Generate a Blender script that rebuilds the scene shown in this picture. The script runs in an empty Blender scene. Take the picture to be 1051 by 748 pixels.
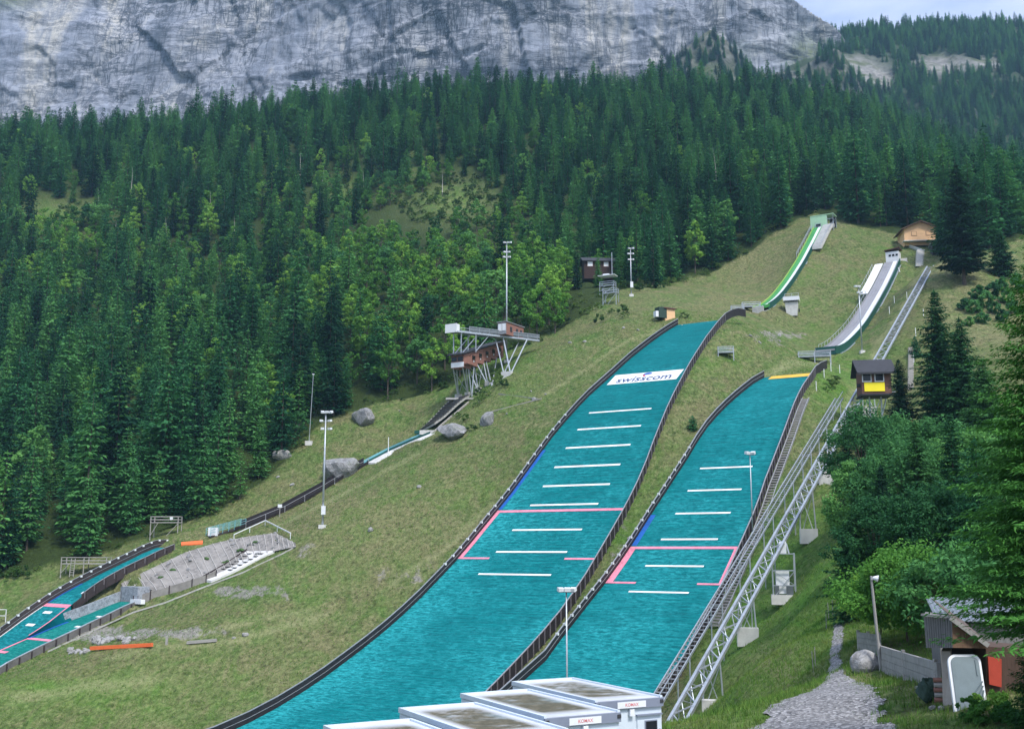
import bpy, math, random
import numpy as np
from mathutils import Vector, Matrix, Euler
random.seed(7); rng = np.random.default_rng(11)
SC = bpy.context.scene; COL = SC.collection
R = math.radians

# ------------------------------------------------------------------ camera
F, TH, W0, H0 = 1100.0, R(9.7), 1051.0, 748.0
CT, ST = math.cos(TH), math.sin(TH)
def ray(px, py):
    x = (px - W0/2)/F; y = (H0/2 - py)/F
    d = (x, CT - y*ST, ST + y*CT)
    return (d[0]/d[1], d[2]/d[1])
def at(px, py, Y):
    r = ray(px, py); return Vector((r[0]*Y, Y, r[1]*Y))
def proj(X, Y, Z):
    dep = Y*CT + Z*ST; up = -Y*ST + Z*CT
    return W0/2 + F*X/dep, H0/2 - F*up/dep
cd = bpy.data.cameras.new('camera'); cam = bpy.data.objects.new('camera', cd); COL.objects.link(cam)
cd.sensor_width = 36; cd.lens = 36*F/W0; cd.clip_end = 20000; cd.clip_start = .5
cam.location = (0, 0, 0); cam.rotation_euler = (R(90) + TH, 0, 0); SC.camera = cam

# ------------------------------------------------------------------ object helpers
def tag(o, label=None, cat=None, group=None, kind=None):
    if label: o['label'] = label
    if cat: o['category'] = cat
    if group: o['group'] = group
    if kind: o['kind'] = kind
    return o
def thing(name, label, cat, loc=(0, 0, 0), yaw=0.0, group=None):
    o = bpy.data.objects.new(name, None); COL.objects.link(o); o.empty_display_size = .3
    o.location = loc; o.rotation_euler = (0, 0, yaw)
    return tag(o, label, cat, group)
def link(name, me, mat=None, parent=None):
    o = bpy.data.objects.new(name, me); COL.objects.link(o)
    if mat and not me.materials: me.materials.append(mat)
    if parent: o.parent = parent
    return o
def copy_tree(o, parent=None):
    c = o.copy(); COL.objects.link(c)
    if parent is not None: c.parent = parent
    for ch in list(o.children): copy_tree(ch, c)
    return c
def mesh_np(name, V, Fq, mat=None, smooth=False):
    V = np.asarray(V, np.float32); Fq = np.asarray(Fq, np.int32)
    n, k = Fq.shape
    me = bpy.data.meshes.new(name)
    me.vertices.add(len(V)); me.vertices.foreach_set('co', V.ravel())
    me.loops.add(n*k); me.loops.foreach_set('vertex_index', Fq.ravel())
    me.polygons.add(n); me.polygons.foreach_set('loop_start', np.arange(0, n*k, k, dtype=np.int32))
    if smooth: me.polygons.foreach_set('use_smooth', np.ones(n, bool))
    me.update(calc_edges=True)
    if mat: me.materials.append(mat)
    return me
class MB:
    """collects simple solids; build() links them as one mesh object"""
    def __init__(s, off=None): s.v = []; s.f = []; s.off = Vector(off) if off is not None else Vector((0, 0, 0))
    def add(s, vs, fs):
        b = len(s.v); s.v += [tuple(Vector(p) - s.off) for p in vs]; s.f += [tuple(b + i for i in f) for f in fs]; return s
    def box(s, c, d, rot=None):
        c = Vector(c); M = rot if rot is not None else Matrix.Identity(3)
        vs = [c + M @ Vector((x*d[0]/2, y*d[1]/2, z*d[2]/2)) for x in (-1, 1) for y in (-1, 1) for z in (-1, 1)]
        return s.add(vs, [(0, 1, 3, 2), (4, 6, 7, 5), (0, 4, 5, 1), (2, 3, 7, 6), (0, 2, 6, 4), (1, 5, 7, 3)])
    def bar(s, p, q, w, h=None):
        p, q = Vector(p), Vector(q); d = q - p; L = d.length
        if L < 1e-5: return s
        y = d/L; up = Vector((0, 0, 1)) if abs(y.z) < .95 else Vector((1, 0, 0))
        x = y.cross(up).normalized(); z = x.cross(y)
        M = Matrix((x, y, z)).transposed()
        return s.box((p + q)/2, (w, L, h or w), M)
    def tube(s, p, q, r, r2=None, n=8, cap=True):
        p, q = Vector(p), Vector(q); r2 = r if r2 is None else r2
        y = (q - p).normalized(); up = Vector((0, 0, 1)) if abs(y.z) < .95 else Vector((1, 0, 0))
        x = y.cross(up).normalized(); z = x.cross(y); vs = []
        for c, rr in ((p, r), (q, r2)):
            for i in range(n):
                a = 2*math.pi*i/n; vs.append(c + x*(rr*math.cos(a)) + z*(rr*math.sin(a)))
        fs = [(i, (i + 1) % n, n + (i + 1) % n, n + i) for i in range(n)]
        if cap: fs += [tuple(range(n - 1, -1, -1)), tuple(range(n, 2*n))]
        return s.add(vs, fs)
    def prism(s, pts, vec):
        vec = Vector(vec); a = [Vector(p) for p in pts]; n = len(a)
        return s.add(a + [p + vec for p in a], [tuple(range(n - 1, -1, -1)), tuple(range(n, 2*n))] + [(i, (i + 1) % n, n + (i + 1) % n, n + i) for i in range(n)])
    def ribbon(s, L, Rr, thick=0.0):
        """surface between two polylines, optionally with thickness downwards"""
        n = len(L); vs = [Vector(p) for p in L] + [Vector(p) for p in Rr]
        fs = [(i, n + i, n + i + 1, i + 1) for i in range(n - 1)]
        if thick:
            d = Vector((0, 0, -thick)); m = len(vs); vs += [v + d for v in vs]
            fs += [(m + i, m + i + 1, m + n + i + 1, m + n + i) for i in range(n - 1)]
            fs += [(i, i + 1, m + i + 1, m + i) for i in range(n - 1)] + [(n + i, m + n + i, m + n + i + 1, n + i + 1) for i in range(n - 1)]
            fs += [(0, m, m + n, n), (n - 1, 2*n - 1, m + 2*n - 1, m + n - 1)]
        return s.add(vs, fs)
    def wall(s, pts, h, t, nrm):
        """upright board that follows a polyline: bottom pts, height h, thickness t along nrm"""
        n = len(pts); k = Vector(nrm)*(t/2); u = Vector((0, 0, h)) 
        vs = []
        for p in pts: p = Vector(p); vs += [p - k, p + k, p + k + u, p - k + u]
        fs = []
        for i in range(n - 1):
            a, b = 4*i, 4*i + 4
            fs += [(a + j, a + (j + 1) % 4, b + (j + 1) % 4, b + j) for j in range(4)]
        fs += [(3, 2, 1, 0), tuple(4*(n - 1) + j for j in range(4))]
        return s.add(vs, fs)
    def build(s, name, mat, parent=None, smooth=False):
        me = bpy.data.meshes.new(name); me.from_pydata(s.v, [], s.f); me.update()
        if smooth: me.polygons.foreach_set('use_smooth', np.ones(len(me.polygons), bool))
        return link(name, me, mat, parent)

# ------------------------------------------------------------------ materials
class N:
    def __init__(s, name):
        s.m = bpy.data.materials.new(name); s.m.use_nodes = True; s.t = s.m.node_tree; s.t.nodes.clear()
        s.out = s.n('ShaderNodeOutputMaterial'); s.b = s.n('ShaderNodeBsdfPrincipled'); s.l(s.b.outputs[0], s.out.inputs['Surface'])
        s.b.inputs['Specular IOR Level'].default_value = .3
    def n(s, ty, **k):
        x = s.t.nodes.new(ty)
        for a, v in k.items(): setattr(x, a, v)
        return x
    def l(s, a, b): s.t.links.new(a, b)
    def coord(s, kind='Object', scale=(1, 1, 1)):
        c = s.n('ShaderNodeTexCoord'); m = s.n('ShaderNodeMapping'); m.inputs['Scale'].default_value = scale
        s.l(c.outputs[kind], m.inputs[0]); return m.outputs[0]
    def geo(s, scale=(1, 1, 1)):
        c = s.n('ShaderNodeNewGeometry'); m = s.n('ShaderNodeMapping'); m.inputs['Scale'].default_value = scale
        s.l(c.outputs['Position'], m.inputs[0]); return m.outputs[0]
    def noise(s, vec, scale, detail=5, rough=.6, dist=0.0):
        x = s.n('ShaderNodeTexNoise'); x.inputs['Scale'].default_value = scale; x.inputs['Detail'].default_value = detail
        x.inputs['Roughness'].default_value = rough; x.inputs['Distortion'].default_value = dist; s.l(vec, x.inputs['Vector']); return x.outputs['Fac']
    def ramp(s, fac, stops, interp='LINEAR'):
        x = s.n('ShaderNodeValToRGB'); e = x.color_ramp.elements; x.color_ramp.interpolation = interp
        while len(e) < len(stops): e.new(.5)
        for el, (p, c) in zip(e, stops):
            el.position = p; el.color = (c, c, c, 1) if isinstance(c, (int, float)) else (*c, 1)
        s.l(fac, x.inputs[0]); return x.outputs[0]
    def mix(s, fac, a, b, mode='MIX'):
        x = s.n('ShaderNodeMix', data_type='RGBA', blend_type=mode)
        for v, i in ((fac, 0), (a, 6), (b, 7)):
            if isinstance(v, (int, float)): x.inputs[i].default_value = v
            elif isinstance(v, tuple): x.inputs[i].default_value = (*v, 1)
            else: s.l(v, x.inputs[i])
        return x.outputs[2]
    def math(s, op, a, b=0.0, clamp=False):
        x = s.n('ShaderNodeMath', operation=op, use_clamp=clamp)
        for v, i in ((a, 0), (b, 1)):
            if isinstance(v, (int, float)): x.inputs[i].default_value = v
            else: s.l(v, x.inputs[i])
        return x.outputs[0]
    def attr(s, name):
        x = s.n('ShaderNodeAttribute', attribute_name=name); return x.outputs['Fac']
    def bump(s, h, strength=.4, dist=.1):
        x = s.n('ShaderNodeBump'); x.inputs['Strength'].default_value = strength; x.inputs['Distance'].default_value = dist
        s.l(h, x.inputs['Height']); s.l(x.outputs[0], s.b.inputs['Normal'])
    def col(s, c):
        if isinstance(c, tuple): s.b.inputs['Base Color'].default_value = (*c, 1)
        else: s.l(c, s.b.inputs['Base Color'])
    def rough(s, r): s.b.inputs['Roughness'].default_value = r
MATS = {}
def pm(name, c, rough=.6, var=.25, scale=3.0, metal=0.0, stretch=(1, 1, 1), bump=.15, c2=None):
    """worn single-colour paint / metal / timber with irregular tone"""
    if name in MATS: return MATS[name]
    k = N(name); v = k.coord('Object', stretch)
    a = k.noise(v, scale, 6, .65); b = k.noise(v, scale*.23, 3, .5)
    d = c2 or tuple(x*(1 - var) for x in c); l = tuple(min(1, x*(1 + var*.5)) for x in c)
    k.col(k.mix(k.ramp(b, [(.35, 0.0), (.65, 1.0)]), k.ramp(a, [(.3, d), (.55, c), (.8, l)]), k.ramp(a, [(.3, c), (.7, l)])))
    k.rough(rough); k.b.inputs['Metallic'].default_value = metal
    if bump: k.bump(a, bump, .02)
    MATS[name] = k.m; return k.m
M_steel = pm('galvanised_steel', (.42, .46, .50), .45, .3, 2.5, .55)
M_white = pm('white_paint', (.72, .74, .76), .5, .12, 2)
M_lamp = pm('lamp_white', (.72, .75, .78), .3, .1, 4)
M_conc = pm('concrete', (.40, .40, .38), .85, .35, 1.6, bump=.4)
M_concw = pm('pale_concrete', (.56, .56, .54), .85, .3, 1.2, bump=.4)
M_wood = pm('weathered_timber', (.33, .32, .30), .85, .4, 4, stretch=(1, 1, 6))
M_brown = pm('brown_boards', (.25, .125, .095), .75, .35, 3, stretch=(1, 1, 7))
M_dkroof = pm('dark_roofing', (.035, .037, .043), .7, .4, 2)
M_black = pm('black_boards', (.022, .019, .022), .6, .5, 1.5)
M_rail = pm('rail_grey', (.30, .31, .33), .5, .3, 3, .3)
M_glass = pm('dark_glass', (.012, .016, .02), .12, .2, 1, bump=0)
M_greenw = pm('dark_green_sheet', (.008, .075, .062), .5, .25, 1)
M_red = pm('red_paint', (.42, .06, .035), .6, .3, 3)
M_orange = pm('orange_hose', (.75, .15, .045), .5, .2, 2)
M_mark = pm('white_marking', (.70, .72, .72), .6, .28, 2.4)
M_pink = pm('pink_marking', (.68, .23, .31), .6, .4, 2.4)
M_blue = pm('blue_marking', (.012, .10, .38), .6, .4, 2)
M_yel = pm('yellow_sheet', (.92, .78, .03), .5, .1, 1)
M_ochre = pm('ochre_mat', (.70, .42, .05), .6, .3, .8)
HAZE, EXPO = 0.00013, 1.3

# ------------------------------------------------------------------ hill profiles: (metres along the axis, half width left, half width right, height)
AZ = R(31); AX = np.array([math.sin(AZ), math.cos(AZ)]); NL = np.array([-AX[1], AX[0]])
class Strip:
    def __init__(s, A0, az, rows):
        s.A = np.array(A0, float); s.a = np.array([math.sin(az), math.cos(az)]); s.n = np.array([-s.a[1], s.a[0]])
        r = np.array(rows, float); s.t, s.wl, s.wr, s.zt = r.T
        # light smoothing of the height table
        z = s.zt.copy(); z[1:-1] = .25*s.zt[:-2] + .5*s.zt[1:-1] + .25*s.zt[2:]; s.zt = z
    def z(s, t): return np.interp(t, s.t, s.zt)
    def l(s, t): return np.interp(t, s.t, s.wl)
    def r(s, t): return np.interp(t, s.t, s.wr)
    def P(s, t, w, dz=0.0):
        """w metres to the left of the axis"""
        q = s.A + s.a*t + s.n*w; return Vector((q[0], q[1], float(s.z(t)) + dz))
BIG = Strip((7.7, 170), AZ, [(-62, 17.5, 14, -23), (-56, 15.5, 13.8, -21.7), (-52, 14.2, 13.6, -20.5), (-48, 13.5, 13.4, -19.2), (-44, 13.1, 13.3, -17.8), (-40, 12.9, 13.1, -16.3)] + [(t, w, w, z) for t, w, z in
    [(-36, 12.9, -14.81), (-32, 12.79, -13.12), (-28, 12.68, -11.35), (-24, 12.6, -9.45), (-20, 12.45, -7.23), (-16, 12.32, -4.86), (-12, 12.05, -2.36), (-8, 11.9, 0.35), (-4, 11.79, 3.18), (0, 11.6, 6.03), (4, 11.35, 8.88), (8, 11.05, 12.35), (12, 10.63, 15.9), (16, 10.26, 19.36), (20, 9.8, 22.37), (24, 9.39, 25.28), (28, 8.99, 28.03), (32, 8.49, 30.42), (36, 8.01, 32.84), (40, 7.65, 35.27), (44, 7.3, 37.68), (48, 6.84, 39.87), (52, 6.51, 41.96), (56, 6.1, 44.0), (60, 5.7, 46.0), (64, 5.3, 47.7)]])
SMA = Strip((24, 150), AZ, [(-48, 9.6, 9.6, -22), (-40, 9.2, 9.2, -19.3), (-32, 8.95, 8.95, -16.4)] + [(t, w, w, z) for t, w, z in
    [(-24, 8.79, -13.13), (-20, 8.73, -11.14), (-16, 8.67, -8.99), (-12, 8.61, -6.86), (-8, 8.41, -4.69), (-4, 8.27, -2.2), (0, 8.16, 0.31), (4, 8.09, 2.96), (8, 7.92, 5.75), (12, 7.63, 8.71), (16, 7.46, 11.37), (20, 7.28, 13.94), (24, 7.15, 17.09), (28, 6.9, 19.79), (32, 6.53, 22.15), (36, 6.18, 24.21), (40, 5.85, 26.18), (44, 5.6, 27.88), (48, 5.3, 29.48), (53, 4.7, 31.4)]])
KA = R(38)
KID1 = Strip((-72.163, 180), KA, [(t, w, w, z) for t, w, z in [(-24, 3.0, -21.6), (-16, 3.0, -17.3), (-14, 3.2, -16.2), (-12, 3.4, -15.1), (-10, 3.64, -14.0), (-8, 4.0, -12.8), (-6, 4.2, -11.5), (-4, 4.0, -10.1), (-2, 3.75, -8.8), (0, 3.4, -7.55), (2, 2.9, -6.45), (4, 2.56, -5.42), (6, 2.46, -4.51), (8, 2.35, -3.59), (10, 2.38, -2.74), (12, 2.42, -1.93), (14, 2.46, -1.11), (17, 2.5, 0.05)]])
KID2 = Strip((-68.28, 173), KA, [(t, w, w, z) for t, w, z in [(-24, 4.6, -20.6), (-16, 4.4, -17.6), (-14, 4.36, -16.8), (-12, 4.2, -16.02), (-10, 4.03, -15.26), (-8, 3.88, -14.5), (-6, 3.8, -13.76), (-4, 3.71, -13.02), (-2, 3.62, -12.28), (0, 3.25, -11.62), (2, 2.87, -10.97), (4, 2.61, -10.28), (6, 2.4, -9.58), (8.6, 2.2, -8.7)]])
BIGR = [(103, 58.4), (106, 59.3), (112, 61.6), (119.5, 65.2), (130.7, 71.8), (143, 79.8), (154.2, 88.0), (165.1, 96.2)]      # in-run of the large hill
SMAR = [(80, 40.4), (84, 41.3), (90, 43.0), (97, 45.7), (104.5, 48.8), (112, 52.2), (125.5, 59.4), (138, 66.4), (149, 73.1), (157, 78.4)]

# ------------------------------------------------------------------ terrain: thin plate through measured ground points
CP = []
def cp(px, py, Y): p = at(px, py, Y); CP.append((p.x, p.y, p.z))
for S, dz in ((BIG, -.35), (SMA, -.35), (KID1, -.2), (KID2, -.25)):
    for t in S.t[::2]:
        for sg, w in ((1, S.l(t) + 1.0), (-1, S.r(t) + 1.0)):
            if S is KID1 and sg < 0 and t < 2: continue
            if S is KID2 and sg > 0: continue
            CP.append(tuple(S.P(t, sg*w, dz - (.9 if (S is KID2 or (S is KID1 and sg < 0)) else 0))))
for t, z in ((70, 49.4), (80, 51.6), (92, 54.2), (100, 55.8)): CP.append(tuple(np.r_[BIG.A + BIG.a*t, z]))
for t, z in BIGR[1:]: CP.append(tuple(np.r_[BIG.A + BIG.a*t, z - 1.7]))
for t, z in ((58, 32.6), (66, 34.6), (76, 37)): CP.append(tuple(np.r_[SMA.A + SMA.a*t, z]))
for t, z in SMAR[1:]: CP.append(tuple(np.r_[SMA.A + SMA.a*t, z - 1.6 - 2.2*max(0, (t - 110)/47)]))
for q in [  # right: bench, path, slope under the lift track
    (770,746,42),(850,740,41),(925,740,40),(799,722,46),(848,699,54),(882,701,52),(853,675,64),(857,643,82),(866,636,88),
    (925,700,46),(960,716,40),(1000,732,37),(1051,745,35),(745,748,58),(730,742,80),(715,746,95),(760,715,75),(790,690,75),(820,660,85),(740,700,108),
    (762,662,115),(795,627,127),(824,562,139),(845,494,149),(800,650,110),(830,620,105),(845,600,108),(852,560,128),(862,500,150),
    (838,450,165),(850,420,178),(880,425,184),(900,428,186),(870,392,196),(905,392,200),(925,340,216),(945,292,240),(957,273,254),
    (930,640,70),(980,640,66),(1051,660,55),(930,520,115),(1000,520,112),(960,440,150),(1040,430,150),
    (1000,332,214),(1040,292,236),(990,266,262),(1051,242,272),(960,330,214),(970,380,180),
    (860,231,318),(842,233,316),(900,243,310),(925,254,298),(945,252,298),(880,292,276),(970,258,280),
    # left: meadow between the hills and the wood
    (800,262,312),(780,287,300),(760,302,286),(720,297,280),(680,302,265),(640,305,260),(620,312,256),(640,330,234),(600,335,246),(555,358,238),(520,386,228),(500,398,230),(470,408,231),
    (600,360,225),(560,400,213),(540,440,199),(500,480,192),(450,500,190),(400,520,188),(330,545,184),(300,572,178),(250,620,166),(200,640,162),(140,662,156),(60,692,150),(0,703,147),(0,748,138),(120,748,137),(225,752,133),
    (440,449,228),(385,476,219),(330,505,212),(280,530,205),(240,548,198),(478,414,231),(432,444,225),(460,440,214),
    (0,640,180),(60,602,190),(0,587,198),(100,580,197),(230,540,205),(300,472,228),(330,440,240),(390,418,245),(440,402,248),(350,472,225),(190,548,198),
    # wood
    (100,400,290),(250,350,300),(400,300,310),(550,300,288),(0,300,370),(0,220,430),(0,158,510),(150,152,512),(300,125,525),(300,250,390),(560,200,400),(560,106,560),(440,108,545),
    (750,150,480),(750,105,580),(830,115,600),(830,180,400),(900,130,600),(960,165,560),(1051,215,500),(950,210,380),(1051,225,330),(-120,165,500),(-120,300,370),(-120,450,270),(-120,600,200),(1180,250,400),(1180,330,260)]: cp(*q)
for px in (-100, 100, 300, 450, 560, 640, 690):      # bench in front of the camera and the bowl beyond it
    for Y, z in ((20, -7.3), (38, -7.3), (62, -14.5), (80, -19), (100, -22.5)):
        p = at(px, 560, Y); CP.append((p.x, Y, z - (1.0 if px < 300 else 0)))
for px in (760, 900, 1080): p = at(px, 560, 24); CP.append((p.x, 24, -7.1)); 
for px in (-300, 100, 500, 900, 1300): p = at(px, 560, 780); CP.append((p.x, 780, 265.)); p = at(px, 560, 690); CP.append((p.x, 690, 245.))
CPA = np.array(CP)
def tps_fit(P):
    n = len(P); s = 100.0; X = P[:, :2]/s; d = np.hypot(X[:, None, 0] - X[None, :, 0], X[:, None, 1] - X[None, :, 1])
    K = np.where(d > 0, d*d*np.log(np.maximum(d, 1e-9)), 0) + np.eye(n)*2e-4
    Q = np.c_[np.ones(n), X]; A = np.block([[K, Q], [Q.T, np.zeros((3, 3))]])
    c = np.linalg.solve(A, np.r_[P[:, 2], 0, 0, 0]); return X, c, s
TX, TC, TS = tps_fit(CPA)
def tps(x, y):
    sh = x.shape; x = x.ravel()/TS; y = y.ravel()/TS; o = TC[-3] + TC[-2]*x + TC[-1]*y
    for i in range(len(TX)):
        d2 = (x - TX[i, 0])**2 + (y - TX[i, 1])**2
        o += TC[i]*.5*d2*np.log(np.maximum(d2, 1e-12))
    return o.reshape(sh)
def vnoise(x, y, seed=0):
    r = np.random.default_rng(seed).random((256, 256)).astype(np.float32); xi = np.floor(x).astype(int); yi = np.floor(y).astype(int); fx = x - xi; fy = y - yi
    fx = fx*fx*fx*(fx*(fx*6 - 15) + 10); fy = fy*fy*fy*(fy*(fy*6 - 15) + 10); g = lambda i, j: r[i & 255, j & 255]
    return (g(xi, yi)*(1 - fx) + g(xi + 1, yi)*fx)*(1 - fy) + (g(xi, yi + 1)*(1 - fx) + g(xi + 1, yi + 1)*fx)*fy
def fbm(x, y, oct=5, seed=0, gain=.5, ridged=False):
    o = 0; a = 1; t = 0
    for i in range(oct):
        v = vnoise(x*2**i + 13.7*i, y*2**i + 7.1*i, seed + i)
        if ridged: v = 1 - np.abs(2*v - 1)
        o = o + a*v; t += a; a *= gain
    return o/t
def seg(*s): return np.unique(np.concatenate([np.arange(a, b, d) for a, b, d in s]))
gx = seg((-460, -120, 8), (-120, 2, 1.4), (2, 32, .5), (32, 135, 1.4), (135, 640, 8)); gy = seg((-30, 30, 4), (30, 92, .55), (92, 345, 1.4), (345, 800, 8))
GX, GY = np.meshgrid(gx, gy)
GZ = tps(GX, GY)
BOUND = np.array([(-200,612),(-60,602),(0,594),(90,574),(150,552),(230,522),(285,482),(320,440),(380,414),(440,402),(470,394),(500,366),(560,346),(600,322),(640,296),(690,290),(720,285),(770,258),(800,236),(835,217),(870,230),(920,240),(960,262),(1000,262),(1030,250),(1060,242),(1300,200)], float)
PXg, PYg = proj(GX, np.maximum(GY, 5), GZ)
inwood = (PYg < np.interp(PXg, BOUND[:, 0], BOUND[:, 1])) & (GY > 150)
nz = fbm(GX/5, GY/5, 4, 3) - .5; GZ0 = GZ.copy()
flat = np.clip((GY - 60)/30, .15, 1)
GZ = GZ + nz*np.where(inwood, 3.0, .75)*flat
def carve(S, t0, t1, prof, wl, wr, gap):
    """keep the ground just below a built surface"""
    global GZ
    d0 = GX - S.A[0]; d1 = GY - S.A[1]; t = d0*S.a[0] + d1*S.a[1]; s = d0*S.n[0] + d1*S.n[1]
    w = np.where(s > 0, wl(t), wr(t)); over = np.abs(s) - w; z = prof(t) - gap; ok = (t > t0 - 1) & (t < t1 + 1)
    top = z + np.maximum(over - .8, 0)*.9
    GZ = np.where(ok & (over < 12), np.minimum(GZ, top), GZ)
    bot = z - .25 - np.maximum(over, 0)*.7
    GZ = np.where(ok & (over < 5), np.maximum(GZ, bot), GZ)
for S in (BIG, SMA): carve(S, S.t[0], S.t[-1], S.z, S.l, S.r, .3)
carve(KID1, -24, 17, KID1.z, KID1.l, KID1.r, .3); carve(KID2, -24, 9, KID2.z, KID2.l, KID2.r, .35)
for S, rr, w in ((BIG, BIGR, 2.2), (SMA, SMAR, 2.6)):
    rt = np.array([q[0] for q in rr]); rz = np.array([q[1] for q in rr])
    carve(S, rt[0], rt[-1], lambda t: np.interp(t, rt, rz), lambda t: w + 0*t, lambda t: w + 0*t, .9)
def Hf(x, y):
    x = np.asarray(x, float); y = np.asarray(y, float)
    i = np.clip(np.searchsorted(gx, x) - 1, 0, len(gx) - 2); j = np.clip(np.searchsorted(gy, y) - 1, 0, len(gy) - 2)
    fx = np.clip((x - gx[i])/(gx[i + 1] - gx[i]), 0, 1); fy = np.clip((y - gy[j])/(gy[j + 1] - gy[j]), 0, 1)
    return (GZ[j, i]*(1 - fx) + GZ[j, i + 1]*fx)*(1 - fy) + (GZ[j + 1, i]*(1 - fx) + GZ[j + 1, i + 1]*fx)*fy
def H(x, y): return float(Hf(x, y))
_Y = np.concatenate([np.arange(24, 120, .15), np.arange(120, 790, .4)])
def G(px, py, lift=0.0):
    """where the sight line of a photo point meets the ground"""
    r = ray(px, py); d = r[1]*_Y - Hf(r[0]*_Y, _Y); k = np.argmax(d < 0) if (d < 0).any() else len(_Y) - 1
    if k == 0: k = 1
    f = d[k - 1]/(d[k - 1] - d[k] + 1e-9); Y = _Y[k - 1] + f*(_Y[k] - _Y[k - 1])
    x = r[0]*Y; return Vector((x, Y, H(x, Y) + lift))
def down(p, lift=0.0): return Vector((p[0], p[1], H(p[0], p[1]) + lift))

# gravel path outline in plan, as a signed distance for the ground material's transition
pl_l = [G(*q) for q in [(772,760),(782,746),(799,722.6),(819,714.7),(848.8,699),(852.7,675),(856.7,643.5),(862.6,635.6)]]
pl_r = [G(*q) for q in [(868.6,635.6),(864.6,647.5),(860.7,673),(866.6,695),(882.4,701),(898,714),(915,760)]]
path_poly = [(p.x, p.y) for p in [Vector((5.5, 30, 0)), *pl_l, *pl_r, Vector((13.2, 30, 0))]]
def pdist(X, Y, poly):
    ins = np.zeros(X.shape, bool); dm = np.full(X.shape, 1e9); n = len(poly)
    for i in range(n):
        (x1, y1), (x2, y2) = poly[i], poly[(i + 1) % n]
        c = ((y1 > Y) != (y2 > Y)) & (X < (x2 - x1)*(Y - y1)/((y2 - y1) + 1e-12) + x1); ins ^= c
        ex, ey = x2 - x1, y2 - y1; u = np.clip(((X - x1)*ex + (Y - y1)*ey)/(ex*ex + ey*ey + 1e-9), 0, 1)
        dm = np.minimum(dm, np.hypot(X - x1 - u*ex, Y - y1 - u*ey))
    return np.where(ins, -dm, dm)
sub = (GY > 26) & (GY < 100) & (GX > 0) & (GX < 36)
sdp = np.full(GX.shape, 9.0); sdp[sub] = pdist(GX[sub], GY[sub], path_poly)
ny, nx = GX.shape
idx = np.arange(nx*ny).reshape(ny, nx)
quads = np.stack([idx[:-1, :-1], idx[:-1, 1:], idx[1:, 1:], idx[1:, :-1]], -1).reshape(-1, 4)
def ground_mat():
    k = N('alpine_meadow'); v = k.geo(); vs = k.geo((1, .45, 1)); vf = k.geo((1, .7, .7))
    big = k.noise(v, .035, 4, .6, 1.0); mid = k.noise(vs, .22, 6, .68, 1.5); fin = k.noise(vf, 1.7, 7, .78, .6); tuft = k.noise(vf, .75, 5, .7, 1.2)
    green = k.ramp(fin, [(.34, (.018, .038, .009)), (.47, (.066, .118, .03)), (.58, (.118, .18, .052)), (.75, (.22, .275, .105))])
    lush = k.ramp(fin, [(.3, (.025, .065, .008)), (.5, (.07, .17, .022)), (.75, (.14, .27, .045))])
    dry = k.ramp(fin, [(.34, (.042, .042, .02)), (.48, (.15, .15, .07)), (.7, (.28, .27, .14))])
    c = k.mix(k.ramp(mid, [(.40, 0.0), (.62, .9)]), green, dry)
    c = k.mix(k.ramp(tuft, [(.5, 0.0), (.62, .85)]), c, k.ramp(fin, [(.3, (.02, .034, .01)), (.6, (.07, .105, .03)), (.8, (.12, .16, .05))]))
    c = k.mix(k.math('MULTIPLY', k.ramp(k.noise(v, .055, 4, .65, 1.4), [(.46, 0.0), (.60, .75)]), k.ramp(mid, [(.3, .5), (.6, 1.0)])), c, k.mix(.4, dry, k.ramp(fin, [(.34, (.035, .036, .016)), (.6, (.14, .13, .06))])))
    lm = k.math('MULTIPLY', k.ramp(big, [(.5, 0.0), (.7, .6)]), k.ramp(mid, [(.35, 1.0), (.62, .25)]))
    c = k.mix(lm, c, lush)
    c = k.mix(k.math('MULTIPLY', k.attr('lush'), k.ramp(mid, [(.3, 1.0), (.7, .35)]), True), c, lush)
    c = k.mix(k.math('MULTIPLY', k.attr('dry'), k.ramp(mid, [(.3, .3), (.6, 1.0)]), True), c, dry)
    c = k.mix(k.math('MULTIPLY', k.attr('track'), k.ramp(tuft, [(.3, 1.0), (.7, .5)])), c, k.ramp(fin, [(.3, (.13, .15, .06)), (.7, (.32, .32, .17))]))
    stone = k.ramp(fin, [(.3, (.08, .078, .07)), (.55, (.26, .25, .235)), (.75, (.42, .41, .39))])
    st = k.math('ADD', k.attr('stony'), k.math('MULTIPLY', k.math('SUBTRACT', mid, .5), 1.8))
    c = k.mix(k.ramp(st, [(.45, 0.0), (.62, .8)]), c, stone)
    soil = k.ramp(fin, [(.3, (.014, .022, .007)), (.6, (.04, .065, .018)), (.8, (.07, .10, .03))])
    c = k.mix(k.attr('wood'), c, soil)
    k.col(c); k.rough(.95); k.b.inputs['Specular IOR Level'].default_value = .1
    h = k.math('ADD', k.math('MULTIPLY', fin, .5), tuft); k.bump(h, .9, .35); return k.m
M_ground = ground_mat()
me = mesh_np('meadow', np.c_[GX.ravel(), GY.ravel(), GZ.ravel()], quads, M_ground, True)
def blob(px, py, rx, ry, ground=True): return np.exp(-((PXg - px)/rx)**2 - ((PYg - py)/ry)**2)
clear = np.clip(blob(465,207,52,22) + blob(350,197,26,12) + blob(60,222,48,20) + .8*blob(420,172,10,14), 0, 1)
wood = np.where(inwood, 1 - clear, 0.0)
lush = .9*blob(80,705,110,9) + .5*blob(120,720,140,30) + 1.0*blob(775,680,70,75)*(PXg > 700) + .6*blob(835,560,40,60) + .8*blob(850,640,30,60) + .7*blob(790,600,60,80) + .8*blob(860,390,40,40) + .6*blob(500,380,60,40) + .6*blob(640,500,40,120) + clear*.6
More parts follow.
